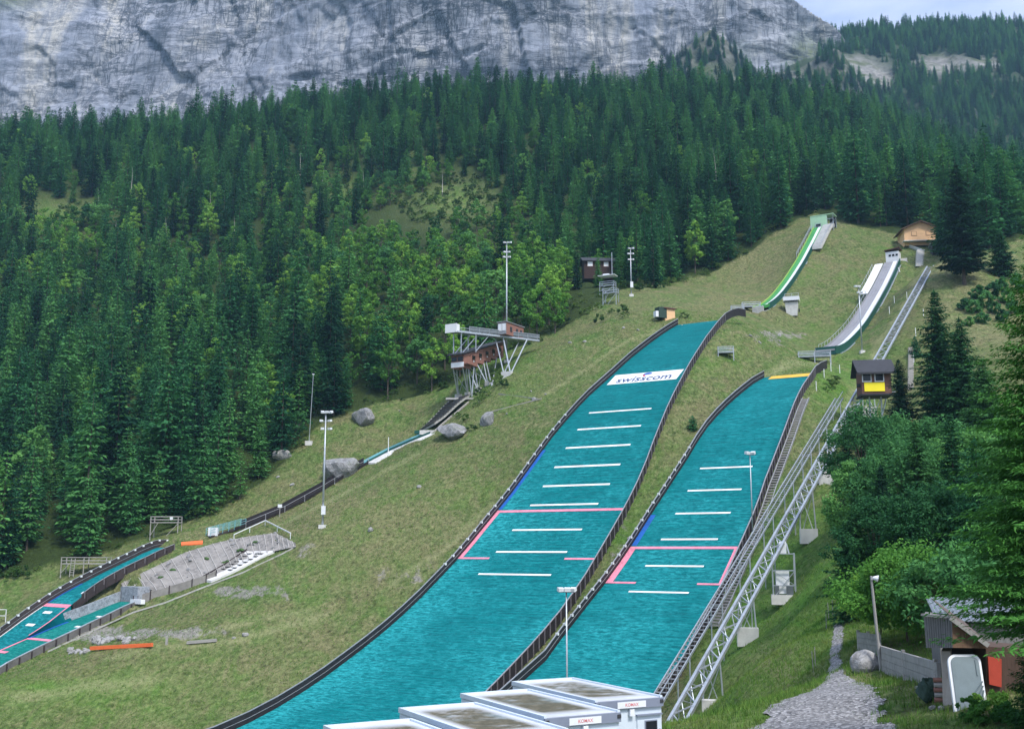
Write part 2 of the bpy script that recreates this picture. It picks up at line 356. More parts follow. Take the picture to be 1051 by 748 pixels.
dry = .9*blob(800,690,50,26) + .8*blob(770,265,50,60) + .6*blob(380,540,140,50) + .5*blob(250,690,140,40) + .7*blob(1010,310,60,60) + .7*blob(880,690,20,22)
stony = .75*blob(255,608,60,10) + .6*blob(190,650,70,8) + .55*blob(800,345,45,10) + .5*blob(310,565,14,14) + .5*blob(640,560,16,70) + .45*blob(420,590,40,40) + .8*blob(90,650,50,10)
tracks = [([(-20,462+185),(30,632),(75,612),(110,600)], .9), ([(290,537),(330,518),(370,497),(405,478),(425,468)], 1.3), ([(120,673),(170,662),(240,657),(300,640),(330,634)], .8), ([(170,655),(230,645),(300,628),(325,632)], .6), ([(640,420),(660,400),(690,380)], .5), ([(560,405),(600,380),(640,352),(690,334)], .6), ([(790,385),(830,372),(850,366)], 1.0), ([(20,715),(90,703),(150,700)], 1.2), ([(400,600),(460,560),(500,520)], .5), ([(870,420),(905,345),(935,300),(950,275)], .8)]
trk = np.zeros(GX.shape)
for tp_, tw in tracks:
    g_ = [G(*q) for q in tp_]; dm = np.full(GX.shape, 1e9)
    for A_2, B_2 in zip(g_[:-1], g_[1:]):
        ex, ey = B_2.x - A_2.x, B_2.y - A_2.y; u_ = np.clip(((GX - A_2.x)*ex + (GY - A_2.y)*ey)/(ex*ex + ey*ey), 0, 1); dm = np.minimum(dm, np.hypot(GX - A_2.x - u_*ex, GY - A_2.y - u_*ey))
    trk = np.maximum(trk, np.clip(1.6 - dm/tw, 0, 1)*.8)
for nm, a in (('track', trk), ('wood', wood), ('lush', np.clip(lush, 0, 1)), ('dry', np.clip(dry, 0, 1)), ('stony', stony)):
    me.attributes.new(nm, 'FLOAT', 'POINT').data.foreach_set('value', np.ascontiguousarray(a, np.float32).ravel())
tag(link('meadow_ground', me), kind='structure')
# gravel path: a thin sheet over the ground with a ragged edge
px_ = np.arange(4, 26, .1); py_ = np.arange(28, 93, .13); QX, QY = np.meshgrid(px_, py_)
sd = pdist(QX, QY, path_poly) + (fbm(QX/1.3, QY/1.3, 5, 40) - .5)*(.35 + 1.2*np.clip((52 - QY)/10, 0, 1)) - .12
qz = Hf(QX, QY) + .05 + np.clip(-sd, 0, .5)*.06 + (fbm(QX/.5, QY/.5, 3, 5) - .5)*.05; qi = np.arange(QX.size).reshape(QX.shape)
qq = np.stack([qi[:-1, :-1], qi[:-1, 1:], qi[1:, 1:], qi[1:, :-1]], -1).reshape(-1, 4)
keep = (sd.ravel()[qq] < 0).all(1); qq = qq[keep]; use, inv = np.unique(qq, return_inverse=True)
def gravel_mat():
    k = N('grey_gravel'); v = k.geo()
    vo = k.n('ShaderNodeTexVoronoi'); vo.inputs['Scale'].default_value = 9; k.l(v, vo.inputs['Vector'])
    f = k.noise(v, 3.5, 6, .75); b = k.noise(v, .4, 4, .6)
    c = k.ramp(vo.outputs['Color'], [(.1, (.075, .075, .078)), (.5, (.20, .20, .205)), (.92, (.42, .42, .42))])
    c = k.mix(k.ramp(b, [(.4, 0.0), (.7, .55)]), c, k.ramp(f, [(.3, (.07, .07, .066)), (.7, (.27, .27, .27))]))
    c = k.mix(k.ramp(f, [(.62, 0.0), (.72, .8)]), c, (.06, .10, .03))
    k.col(c); k.rough(.95); k.bump(vo.outputs['Distance'], .8, .06); return k.m
M_gravel = gravel_mat()
me = mesh_np('gravel_path', np.c_[QX.ravel(), QY.ravel(), qz.ravel()][use], inv.reshape(-1, 4), M_gravel, True)
tag(link('gravel_path', me), kind='structure')

# ------------------------------------------------------------------ landing slopes
def mat_turf(name, base, light, dark):
    k = N(name); u = k.n('ShaderNodeUVMap'); 
    def mp(s):
        m = k.n('ShaderNodeMapping'); m.inputs['Scale'].default_value = s; k.l(u.outputs[0], m.inputs[0]); return m.outputs[0]
    rows = k.noise(mp((.16, 3.4, 1)), 1.0, 4, .75); speck = k.noise(mp((.9, 2.6, 1)), 1.0, 5, .8, .5); big = k.noise(mp((.06, .10, 1)), 1.0, 4, .6); mid = k.noise(mp((.3, .5, 1)), 1.0, 4, .65)
    c = k.mix(k.ramp(rows, [(.38, 0.0), (.58, 1.0)]), dark, base)
    wear = k.math('ADD', k.math('MULTIPLY', big, .55), k.math('ADD', k.math('MULTIPLY', mid, .45), k.attr('wear')))
    m = k.math('MULTIPLY', k.ramp(wear, [(.42, .12), (.75, 1.0)]), k.ramp(speck, [(.44, 0.0), (.6, 1.0)]))
    c = k.mix(m, c, light)
    c = k.mix(k.math('MULTIPLY', k.ramp(wear, [(.5, 0.0), (1.1, .35)]), .7), c, light)
    c = k.mix(k.ramp(speck, [(.33, .55), (.46, 0.0)]), c, dark)
    w = k.n('ShaderNodeTexWave', wave_type='BANDS', bands_direction='Y'); w.inputs['Scale'].default_value = .55; w.inputs['Distortion'].default_value = 1.5; w.inputs['Detail'].default_value = 2; k.l(mp((.2, 1, 1)), w.inputs['Vector'])
    c = k.mix(k.ramp(w.outputs['Fac'], [(.0, .25), (.35, 0.0)]), c, dark)
    k.col(c); k.rough(.7); k.b.inputs['Specular IOR Level'].default_value = .06
    k.bump(k.math('ADD', rows, speck), .5, .12); return k.m
M_turf = mat_turf('turquoise_plastic_turf', (.0002, .152, .163), (.03, .34, .365), (.000, .086, .10))
M_turfg = mat_turf('sea_green_plastic_turf', (.001, .17, .145), (.05, .33, .29), (.000, .10, .09))
def landing(name, label, S, mat, nu=28, wearf=None, dt=.8):
    root = thing(name, label, 'ski jump', S.P(0, 0))
    ts = np.arange(S.t[0], S.t[-1] + .01, dt); u = np.linspace(-1, 1, nu)
    V, UV, WR = [], [], []
    for t in ts:
        for s in u:
            w = s*(S.l(t) if s > 0 else S.r(t)); p = S.P(t, w); V.append(p - root.location); UV.append((w, t)); WR.append(wearf(t, s) if wearf else 0)
    i = np.arange(len(V)).reshape(len(ts), nu); q = np.stack([i[:-1, 1:], i[:-1, :-1], i[1:, :-1], i[1:, 1:]], -1).reshape(-1, 4)
    me = mesh_np('turf_surface', V, q, mat, True)
    ul = me.uv_layers.new(name='UVMap'); li = np.zeros(len(me.loops), np.int32); me.loops.foreach_get('vertex_index', li)
    ul.data.foreach_set('uv', np.array(UV, np.float32)[li].ravel())
    me.attributes.new('wear', 'FLOAT', 'POINT').data.foreach_set('value', np.array(WR, np.float32))
    link('turf_surface', me, None, root); root['S'] = 0; del root['S']; return root
def stripe(S, root, name, mat, t0, t1, wf0, wf1, dz=.05, n=None, label=None):
    """painted or laid band between two side offsets (functions of t or numbers)"""
    n = n or max(2, int(abs(t1 - t0)/.8) + 2); ts = np.linspace(t0, t1, n); m = 8 if not callable(wf0) and abs(wf0 - wf1) > 3 else 2
    g = lambda w, t: float(w(t)) if callable(w) else w
    V = []
    for t in ts:
        for k in range(m):
            f = k/(m - 1); V.append(S.P(t, g(wf0, t)*(1 - f) + g(wf1, t)*f, dz) - root.location)
    i = np.arange(len(V)).reshape(n, m); q = np.stack([i[:-1, :-1], i[:-1, 1:], i[1:, 1:], i[1:, :-1]], -1).reshape(-1, 4)
    o = link(name, mesh_np(name, V, q, mat), None, root)
    if label: o['label'] = label
    return o
def wear_big(t, s):
    lo = np.clip((-t - 4)/22, 0, 1); return 1.5*(.12*(s > 0)*abs(s)**3*np.clip((14 - t)/10, 0, 1) + lo*(.16*abs(s)**2) + .14*math.exp(-((t + 2)/7)**2)*max(0, s)**2) - .06*(t > 18)
big = landing('ski_jump_landing', 'larger turquoise plastic landing slope carrying the white sponsor banner near its top', BIG, M_turf, 30, wear_big)
for t in (22.2, 17.6, 13.2, 9.1, 5.1, .9, -4.7, -9.5, -14.4): stripe(BIG, big, 'distance_line', M_mark, t - .17, t + .17, 6.1, -6.1, n=3)
stripe(BIG, big, 'critical_point_line', M_pink, -.65, -.15, BIG.l, lambda t: -BIG.r(t), .06, n=3)
stripe(BIG, big, 'edge_marking', M_blue, .1, 13, BIG.l, lambda t: BIG.l(t) - .65, .055, label='blue edge strip')
for sg in (1, -1): stripe(BIG, big, 'edge_marking', M_pink, -11, -.1, lambda t: sg*(BIG.l(t) if sg > 0 else BIG.r(t)), lambda t: sg*((BIG.l(t) if sg > 0 else BIG.r(t)) - .7), .055, label='pink edge strip')
stripe(BIG, big, 'distance_line', M_pink, -11.1, -10.75, lambda t: BIG.l(t), lambda t: BIG.l(t) - 5.6, .06, n=3, label='short pink line at the edge')
stripe(BIG, big, 'distance_line', M_pink, -11.1, -10.75, lambda t: -BIG.r(t), lambda t: -BIG.r(t) + 5.6, .06, n=3, label='short pink line at the edge')
# banner with its lettering
BT0, BT1 = 31.9, 35.9
ban = stripe(BIG, big, 'banner', M_mark, BT0, BT1, 7.2, -6.9, .06)
def lettering(text, size, mat, name, place, parent, shear=0.0, extrude=0.0):
    cu = bpy.data.curves.new(name, 'FONT'); cu.body = text; cu.size = size; cu.align_x = 'CENTER'; cu.shear = shear; cu.offset = size*.012; cu.resolution_u = 3
    o = bpy.data.objects.new(name, cu); COL.objects.link(o); dg = bpy.context.evaluated_depsgraph_get(); m = bpy.data.meshes.new_from_object(o.evaluated_get(dg))
    bpy.data.objects.remove(o); m.name = name; m.materials.clear()
    for v in m.vertices: v.co = place(v.co.x, v.co.y)
    m.update(); return link(name, m, mat, parent)
M_let = pm('letter_blue', (.03, .06, .16), .5, .2, 2); M_letr = pm('letter_red', (.55, .04, .06), .5, .2, 2)
lettering('swisscom', 3.0, M_let, 'lettering', lambda x, y: BIG.P(BT0 + .55 + y*1.0, -x*.98 + .1, .10) - big.location, ban)
def disc(parent, t, w, rt, rw, mat, a0, a1, name):
    b = MB(); ps = [BIG.P(t, w, .11) - big.location] + [BIG.P(t + rt*math.sin(a), w - rw*math.cos(a), .11) - big.location for a in np.linspace(a0, a1, 14)]
    b.add(ps, [tuple(range(len(ps)))]); b.build(name, mat, parent)
disc(ban, BT0 + 2.95, .1, .85, .95, M_blue, .3, 3.3, 'emblem'); disc(ban, BT0 + 2.9, .5, .55, .45, M_letr, 2.6, 5.2, 'emblem')

small = landing('ski_jump_landing', 'smaller turquoise plastic landing slope with the ochre mat across its top', SMA, M_turf, 24, lambda t, s: .10*np.clip((-t - 2)/20, 0, 1)*(1 - abs(s)) + .05 - .05*(t > 10))
for t in (17.1, 11.7, 6.7, 1.2, -4.4, -9.9): stripe(SMA, small, 'distance_line', M_mark, t - .16, t + .16, 4.2, -4.2, n=3)
stripe(SMA, small, 'critical_point_line', M_pink, -.85, -.35, SMA.l, lambda t: -SMA.r(t), .06, n=3)
stripe(SMA, small, 'edge_marking', M_blue, -.1, 6.5, SMA.l, lambda t: SMA.l(t) - .8, .055, label='blue edge strip')
for sg in (1, -1): stripe(SMA, small, 'edge_marking', M_pink, -8, -.5, lambda t: sg*(SMA.l(t) if sg > 0 else SMA.r(t)), lambda t: sg*((SMA.l(t) if sg > 0 else SMA.r(t)) - .95), .055, label='pink edge strip')
stripe(SMA, small, 'distance_line', M_pink, -8.2, -7.85, SMA.l, lambda t: SMA.l(t) - 4.4, .06, n=3, label='short pink line at the edge')
stripe(SMA, small, 'distance_line', M_pink, -8.2, -7.85, lambda t: -SMA.r(t), lambda t: -SMA.r(t) + 3.8, .06, n=3, label='short pink line at the edge')
stripe(SMA, small, 'top_mat', M_ochre, 50.6, 53, lambda t: 3.4, lambda t: -SMA.r(t), .07)

k1 = landing('ski_jump_landing', "upper of the two narrow children's landing slopes, under the timber platforms", KID1, M_turf, 10, lambda t, s: .05, .5)
k2 = landing('ski_jump_landing', "lower of the two narrow children's landing slopes, beside the grey stone block", KID2, M_turfg, 10, lambda t, s: .02, .5)
for t in (13.0, 6.5, .6): stripe(KID1, k1, 'distance_mark', M_mark, t - .25, t + .25, -KID1.r(t) + .2, -KID1.r(t) + 1.6, n=3)
for t in (-4.2, -6.9): stripe(KID1, k1, 'distance_mark', M_mark, t - .25, t + .25, 1.2, -1.2, n=3)
stripe(KID1, k1, 'critical_point_line', M_pink, -3.0, -2.3, KID1.l, lambda t: -KID1.r(t), .05, n=3)
stripe(KID1, k1, 'edge_marking', M_blue, -2.2, 3, KID1.l, lambda t: KID1.l(t) - .45, .05, label='blue edge strip')
stripe(KID1, k1, 'edge_marking', M_mark, -14, -3, KID1.l, lambda t: KID1.l(t) - .35, .05, label='white edge strip')
stripe(KID1, k1, 'edge_marking', M_pink, -9, -3, lambda t: -KID1.r(t) + .4, lambda t: -KID1.r(t) + .05, .05, label='pink edge strip')
for t in (2.6, -1.3): stripe(KID2, k2, 'distance_mark', M_mark, t - .25, t + .25, -KID2.r(t) + .2, -KID2.r(t) + 1.9, n=3)
stripe(KID2, k2, 'critical_point_line', M_pink, -6.4, -5.8, KID2.l, lambda t: -KID2.r(t), .05, n=3)
stripe(KID2, k2, 'edge_marking', M_blue, -6, 0, KID2.l, lambda t: KID2.l(t) - .8, .05, label='blue edge strip')
stripe(KID2, k2, 'edge_marking', M_pink, -10.5, -6.4, KID2.l, lambda t: KID2.l(t) - .6, .05, label='pink edge strip')
stripe(KID2, k2, 'distance_line', M_pink, -10.8, -10.2, lambda t: KID2.l(t), lambda t: KID2.l(t) - 3, .05, n=3, label='short pink line at the edge')

# ------------------------------------------------------------------ side fences
M_post = pm('fence_post_grey', (.14, .13, .14), .6, .3, 4)
def side_fence(label, S, side, t0, t1, h, post_step, caps=None, boards=M_black, rail=M_rail, postm=M_post, outer=True, top_extra=None, group='side boards along the landing slopes'):
    sg = 1 if side == 'l' else -1; wf = (lambda t: S.l(t)) if side == 'l' else (lambda t: S.r(t))
    e = lambda t, off=0.0, dz=0.0: S.P(t, sg*(wf(t) + off), dz)
    nr = Vector((S.n[0]*sg, S.n[1]*sg, 0))
    root = thing('side_fence', label, 'fence', e((t0 + t1)/2), group=group); O = root.location
    ts = list(np.arange(t0, t1, 1.0)) + [t1]
    pts = [e(t, .12, -.35) for t in ts]
    if top_extra: pts += [Vector(p) for p in top_extra]
    MB(O).wall(pts, h + .35, .07, nr).build('board', boards, root)
    MB(O).wall([p + Vector((0, 0, h + .35)) + nr*.0 for p in pts], .09, .16, nr).build('top_rail', rail, root)
    n = 0
    for t in np.arange(t0 + .5, t1, post_step):
        p = e(t, .12 + .13, -.4)
        po = MB(O).box(p + Vector((0, 0, (h + .5)/2)), (.12, .16, h + .5), Matrix.Rotation(-math.atan2(S.a[0], S.a[1]), 3, 'Z')).build('post', postm, root); n += 1
        if caps and caps[0] < t < caps[1]:
            MB(O).box(p - nr*.1 + Vector((0, 0, h + .33)), (.34, .34, .32), Matrix.Rotation(-math.atan2(S.a[0], S.a[1]), 3, 'Z')).build('cap', M_mark, po)
    # lower kick rail seen as a pale line on the inner face
    MB(O).wall([p + Vector((0, 0, .35 + .55)) - nr*.06 for p in pts], .05, .05, nr).build('middle_rail', rail, root)
    return root
def extra(S, side, ts, zs):
    sg = 1 if side == 'l' else -1; w = S.l(S.t[-1]) if side == 'l' else S.r(S.t[-1])
    return [np.r_[S.A + S.a*t + S.n*sg*(w + .12), z - .35] for t, z in zip(ts, zs)]
side_fence('black side boards along the left edge of the larger landing slope', BIG, 'l', -62, 64, 1.25, 1.9, (-15, 22))
side_fence('black side boards with posts along the right edge of the larger landing slope', BIG, 'r', -62, 64, 1.3, 1.5, top_extra=extra(BIG, 'r', (68, 72, 77), (49.2, 50.3, 50.9)))
side_fence('black side boards along the left edge of the smaller landing slope', SMA, 'l', -48, 53, 1.2, 1.9, (-22, 22))
side_fence('black side boards with posts along the right edge of the smaller landing slope', SMA, 'r', -48, 53, 1.25, 1.5, top_extra=extra(SMA, 'r', (57, 61), (32.7, 33.7)))
M_kidw = pm('grey_brown_boards', (.13, .125, .12), .8, .4, 1.2)
M_dkkid = pm('dark_brown_boards', (.045, .035, .035), .75, .4, 1)
side_fence("dark side boards with white caps along the upper children's slope", KID1, 'l', -23.5, 19.5, 1.35, 1.62, (-16, 20), boards=M_dkkid)
side_fence("low dark side boards on the right edge of the upper children's slope", KID1, 'r', -.6, 17, .55, 1.9, boards=M_dkkid)
# the retaining skirt of the upper slope (below its right edge) and of the lower slope
bj = MB(k2.location); tj = np.linspace(-23.5, -2.4, 22)
bj.ribbon([KID1.P(t, -KID1.r(t) + .02, -.01) for t in tj], [KID2.P(min(t + 3.1, 8), KID2.l(t + 3.1) - .02, -.01) for t in tj]).build('joining_strip', M_turf, k2)
def skirt(label, S, t0, t1, h, mat, off=.3, ribs=1.9, rail=False):
    root = thing('retaining_wall', label, 'wall', S.P((t0 + t1)/2, -S.r((t0 + t1)/2) - off)); O = root.location; nr = Vector((-S.n[0], -S.n[1], 0))
    ts = np.linspace(t0, t1, 24); pts = [S.P(t, -S.r(t) - off, .12 - h) for t in ts]
    MB(O).wall(pts, h, .18, nr).build('wall_face', mat, root)
    for t in np.arange(t0 + .6, t1, ribs):
        p = S.P(t, -S.r(t) - off - .2, .1 - h); MB(O).box(p + Vector((0, 0, h/2)), (.2, .16, h), Matrix.Rotation(-KA, 3, 'Z')).build('buttress', M_dkkid, root)
    return root
skirt("grey boarded retaining wall with ribs below the lower children's slope", KID2, -23.5, 8.4, 2.3, M_kidw)
skirt("dark retaining wall between the two children's slopes", KID1, -2.2, 16.5, 1.3, M_dkkid, .2)
MBx = MB(); t_ = np.linspace(-23.5, 8.4, 26)
rt = thing('handrail', "pale rail along the outer edge of the lower children's slope", 'railing', KID2.P(-4, -4.6)); O = rt.location
MB(O).wall([KID2.P(t, -KID2.r(t) - .3, .2) for t in t_], .1, .22, (1, 0, 0)).build('rail', M_steel, rt)

# ------------------------------------------------------------------ in-runs
class Run:
    def __init__(s, S, rows): s.S = S; s.t = np.array([r[0] for r in rows], float); s.zt = np.array([r[1] for r in rows]); 
    def z(s, t):
        # smooth through the table by averaging neighbours
        return float(sum(np.interp(t + d, s.t, s.zt) for d in (-3, -1.5, 0, 1.5, 3))/5)
    def P(s, t, w, dz=0.0):
        q = s.S.A + s.S.a*t + s.S.n*w; return Vector((q[0], q[1], s.z(t) + dz))
def band(run, O, name, mat, parent, t0, t1, w0, w1, dz=0.0, th=.12, n=40):
    ts = np.linspace(t0, t1, n); return MB(O).ribbon([run.P(t, w0, dz) for t in ts], [run.P(t, w1, dz) for t in ts], th).build(name, mat, parent)
def sidewall(run, O, name, mat, parent, t0, t1, w, lo, hi, th=.12, n=40):
    ts = np.linspace(t0, t1, n); k = Vector((run.S.n[0], run.S.n[1], 0))
    b = MB(O); 
    L = [run.P(t, w, hi) for t in ts]; R_ = [run.P(t, w - th, hi) for t in ts]
    return b.ribbon(L, R_, hi - lo).build(name, mat, parent)
RB = Run(BIG, BIGR); RS = Run(SMA, SMAR)
M_green = pm('green_track_sheet', (.045, .25, .06), .5, .3, .5); M_lime = pm('lime_edge', (.30, .48, .10), .5, .2, 1)
M_pgreen = pm('pale_green_panel', (.38, .60, .40), .6, .15, 1); M_track = pm('pale_track', (.62, .66, .68), .45, .15, .6); M_greytr = pm('grey_track_deck', (.24, .245, .265), .55, .25, .8)
yaw = -AZ
rb = thing('in_run', 'green in-run track with a white lane below the pale green start house', 'ski jump', RB.P(135, 0)); O = rb.location
band(RB, O, 'track_deck', M_green, rb, 103, 163.5, 1.25, -1.25, -.05, .35)
band(RB, O, 'ice_track', M_track, rb, 104, 163.5, -.15, -.95, .03, .07)
sidewall(RB, O, 'left_edge_board', M_lime, rb, 103, 163.5, 1.4, -.4, .25)
sidewall(RB, O, 'side_wall', M_greenw, rb, 107, 152, -1.25, -1.2, .45, .14)
sidewall(RB, O, 'under_beam', M_steel, rb, 103, 156, -1.3, -1.55, -1.2, .35)
sidewall(RB, O, 'take_off_board', M_green, rb, 103, 108, -1.25, -.5, .3, .14)
band(RB, O, 'take_off_table', M_conc, rb, 102.6, 103, 1.4, -1.4, -.05, 2.5, 3)
for t in np.arange(108, 156, 6): MB(O).bar(RB.P(t, -1.0, -1.5), down(RB.P(t, -1.0), -.3), .25).build('support_post', M_conc, rb)
hb = thing('handrail', 'slender steel handrail up the left side of the green in-run', 'railing', RB.P(156, 2.1)); O = hb.location; b = MB(O)
for t in np.arange(146, 164, 2.2): b.bar(RB.P(t, 2.0, -1.0), RB.P(t, 2.0, 1.0), .07)
b.build('baluster', M_steel, hb); b = MB(O)
for d in (1.0, .5):
    for t in np.arange(146, 162, 2.2): b.bar(RB.P(t, 2.0, d), RB.P(t + 2.2, 2.0, d), .08)
b.build('rail', M_steel, hb)
# start stair to its right
st = thing('start_stair', 'grey stepped start platform on the right side of the green in-run', 'stairs', RB.P(158, -2.6)); O = st.location
b = MB(O)
for t in np.arange(150.5, 167, .75):
    b.box(RB.P(t, -2.75, -.35), (2.6, .8, 1.1), Matrix.Rotation(yaw, 3, 'Z'))
b.build('steps', M_concw, st)
b = MB(O)
for t in np.arange(150.5, 167, 2.4): b.bar(RB.P(t, -3.95, .1), RB.P(t, -3.95, 1.1), .06)
b.bar(RB.P(150.5, -3.95, 1.1), RB.P(158, -3.95, 1.1), .07).bar(RB.P(158, -3.95, 1.1), RB.P(166, -3.95, 1.1), .07); b.build('handrail', M_steel, st)
# start house: pale green panel front, open frame on the right
sh = thing('start_house', 'pale green start house at the top of the green in-run', 'start house', RB.P(164.5, 0, -1.2), yaw)
MB().box((-.1, .2, 2.6), (4.9, .25, 3.9)).build('front_panel', M_pgreen, sh)
MB().box((-2.4, 2.0, 2.5), (.2, 3.4, 3.9)).build('side_panel', M_pgreen, sh); MB().box((.9, 2.0, 4.66), (7.0, 4.0, .2)).build('roof', M_pgreen, sh)
b = MB()
for x in (2.4, 4.2):
    for y in (.3, 3.6): b.box((x, y, 1.9), (.14, .14, 5.4))
b.box((3.3, .25, 3.2), (1.9, .1, .12)).box((3.3, .25, .8), (1.9, .1, .12)).bar((2.4, 3.6, .6), (4.2, 3.6, 4.5), .1); b.build('frame', M_steel, sh)
MB().box((3.3, 3.8, 2.4), (1.9, .12, 4.2)).build('rear_wall', M_dkroof, sh)
MB().box((-.2, -.02, 1.35), (1.3, .12, 1.2)).build('opening', M_glass, sh); b = MB()
for x in (-1.0, .6): b.box((x, -.25, 1.2), (.1, .1, 1.9))
b.box((-.2, -.25, 2.1), (1.8, .1, .1)).box((-.2, -.25, 1.2), (1.8, .1, .1)); b.build('start_gate', M_steel, sh)

rs = thing('in_run', 'grey in-run track with a white lane and dark green side wall beside the lift', 'ski jump', RS.P(120, 0)); O = rs.location
band(RS, O, 'track_deck', M_greytr, rs, 80, 154.5, 2.3, -1.7, -.05, .35)
band(RS, O, 'ice_track', M_track, rs, 82, 154.5, -.1, -1.15, .03, .07)
for w in (1.3, .5): band(RS, O, 'deck_seam', M_rail, rs, 82, 150, w, w - .1, .01, .05)
sidewall(RS, O, 'side_wall', M_greenw, rs, 80.4, 155, -1.7, -1.1, .55, .14)
sidewall(RS, O, 'under_beam', M_steel, rs, 84, 155, -1.75, -1.5, -1.12, .4)
sidewall(RS, O, 'left_edge_board', M_rail, rs, 80, 132, 2.4, -.4, .3)
n_ = Vector((SMA.n[0], SMA.n[1], 0))
MB(O).ribbon([RS.P(80.3, 2.4, .5), RS.P(80.3, -1.8, .5)], [RS.P(80.1, 2.4, .5), RS.P(80.1, -1.8, .5)], 1.7).build('take_off_wall', M_greenw, rs)
for t in (90, 100, 110, 120, 130, 140, 150): MB(O).bar(RS.P(t, -1.2, -1.4), down(RS.P(t, -1.2), -.4), .22).build('support_post', M_steel, rs)
band(RS, O, 'start_panel', M_white, rs, 133, 153.5, 4.6, 2.5, .15, .2)
for t in (133.5, 140, 147): MB(O).bar(RS.P(t, 4.4, 0), down(RS.P(t, 4.4), -.3), .16).build('support_post', M_steel, rs)
hb = thing('handrail', 'steel handrail up the left side of the grey in-run', 'railing', RS.P(120, 2.8)); O = hb.location; b = MB(O)
for t in np.arange(84, 154, 2.5): b.bar(RS.P(t, 2.6 + (2.3 if t > 132 else 0), -.4), RS.P(t, 2.6 + (2.3 if t > 132 else 0), 1.15), .06)
b.build('baluster', M_steel, hb); b = MB(O)
for t in np.arange(84, 151, 2.5): b.bar(RS.P(t, 2.6 + (2.3 if t > 132 else 0), 1.1), RS.P(t + 2.5, 2.6 + (2.3 if t + 2.5 > 132 else 0), 1.1), .07)
b.build('rail', M_steel, hb)
sh = thing('start_house', 'white start hut with a dark slanted roof atop the grey in-run', 'start house', RS.P(155.2, 0, -1.2), yaw)
MB().box((-.3, 1.6, 2.0), (3.4, 3.0, 3.6)).build('wall', M_white, sh)
MB().prism([(-2.3, -.3, 4.1), (1.7, -.3, 4.6), (1.7, -.3, 4.85), (-2.3, -.3, 4.35)], (0, 4, 0)).build('roof', pm('rust_brown_roof', (.09, .04, .03), .7), sh)
for x in (-.9, .0, .9): MB().box((x, .07, 2.75), (.6, .1, .55)).build('window', M_glass, sh)
MB().prism([(1.45, .2, -3.5), (1.45, 3.2, -3.5), (1.45, 4.6, .5), (1.45, 2.8, 2.2)], (1.6, 0, 0)).build('stair_housing', M_conc, sh)
ap = at(926, 308, RS.P(150, 0).y - 2); rod = thing('prop_post', 'lone white steel post propping the top of the grey in-run', 'post', down(ap)); 
MB(rod.location).tube(rod.location - Vector((0, 0, .3)), RS.P(151, -1.9, -.6), .11).build('post', M_white, rod)

# ------------------------------------------------------------------ masts
def mast(label, base, height, heads, r=.16, box=False, cat='floodlight mast', footing=True, group='floodlight masts on the slope'):
    m = thing('floodlight_mast', label, cat, base, group=group)
    MB().tube((0, 0, -.3), (0, 0, height), r, r*.6, 10).build('pole', M_steel, m, True)
    if footing: MB().box((0, 0, .1), (r*6, r*6, .7)).build('footing', M_concw, m)
    if box: MB().box((.12, -.25, 2.9), (.7, .4, 1.5)).build('control_box', M_lamp, m)
    for z, lamps in heads:
        MB().box((0, 0, z), (max(abs(l[0]) for l in lamps)*2, .06, .06)).build('crossarm', M_steel, m)
        for x, yaw_, tilt in lamps:
            rot = Euler((R(tilt), 0, R(yaw_))).to_matrix()
            la = MB().box(Vector((x, -.1, z + .12)), (.58, .55, .36), rot).build('lamp', M_lamp, m)
            MB().box(Vector((x, -.1, z + .12)) + rot @ Vector((0, -.1, -.18)), (.5, .46, .03), rot).build('lens', M_glass, la)
    return m
def top(px, py, b): r = ray(px, py); return r[1]*b.y - b.z      # height that reaches a photo row above this base
b = G(331, 541); h = top(336, 423, b)
mast('tall floodlight mast with lamps at three heights and a white box on its pole', b, h, [(h - .1, [(-.55, 20, 20), (.15, -10, 15), (.9, -30, 25)]), (h - 1.6, [(-.75, 20, 10), (.75, -30, 10)]), (h - 3.0, [(-.5, 10, 10), (.8, -30, 10)])], .2, True)
b = down(at(520, 352, 242)); h = top(519.5, 249, b)
mast('tallest floodlight mast standing behind the brown judges tower', b, h, [(h - .1, [(-.5, 20, 20), (.3, -10, 15), (.8, -30, 20)]), (h - 2.4, [(-.5, 20, 10), (.5, -20, 10)]), (h - 3.6, [(-.6, 20, 10), (.6, -20, 10)])], .21, False)
b = G(648, 304); h = top(646, 255, b)
mast('short floodlight mast with a white box at the edge of the wood', b, h, [(h - .1, [(-.3, 20, 20), (.6, -30, 25)]), (h - 1.5, [(-.5, 20, 10), (.5, -30, 10)]), (h - 3.0, [(-.4, 10, 10), (.5, -30, 10)])], .17, True)
b = G(581, 742); b = down(Vector((at(582, 700, 108).x, 108, 0))); h = top(583, 605, b)
mast('slim floodlight mast rising behind the white containers', b, h, [(h - .1, [(-.55, 20, 10), (.1, 0, 10), (.65, -30, 15)])], .11, False)
b = down(at(773, 556, 146)); h = top(766, 465, b)
mast('thin two-headed light pole in front of the smaller landing slope', b, h, [(h - .1, [(-.35, 25, 15), (.4, -30, 20)])], .09, False)
b = G(885, 362); h = top(879, 294, b)
mast('leaning pair of white light poles beside the grey in-run', b, h, [(h - .1, [(-.6, 20, 10), (0, 0, 10)]), (h - 1.4, [(-.1, 0, 10), (.5, -30, 20)])], .16, False)
m = bpy.data.objects.new('x', None); bpy.data.objects.remove(m)
b = G(317, 456); h = top(319, 384, b); m = thing('antenna_pole', 'thin bare pole in a white footing at the foot of the wood', 'pole', b)
MB().tube((0, 0, -.2), (.5, 0, h), .09, .06).build('pole', M_steel, m); MB().box((0, 0, .25), (1.5, 1.2, 1.0)).build('footing', M_concw, m); MB().box((.5, 0, h), (.5, .15, .15)).build('cap', M_lamp, m)

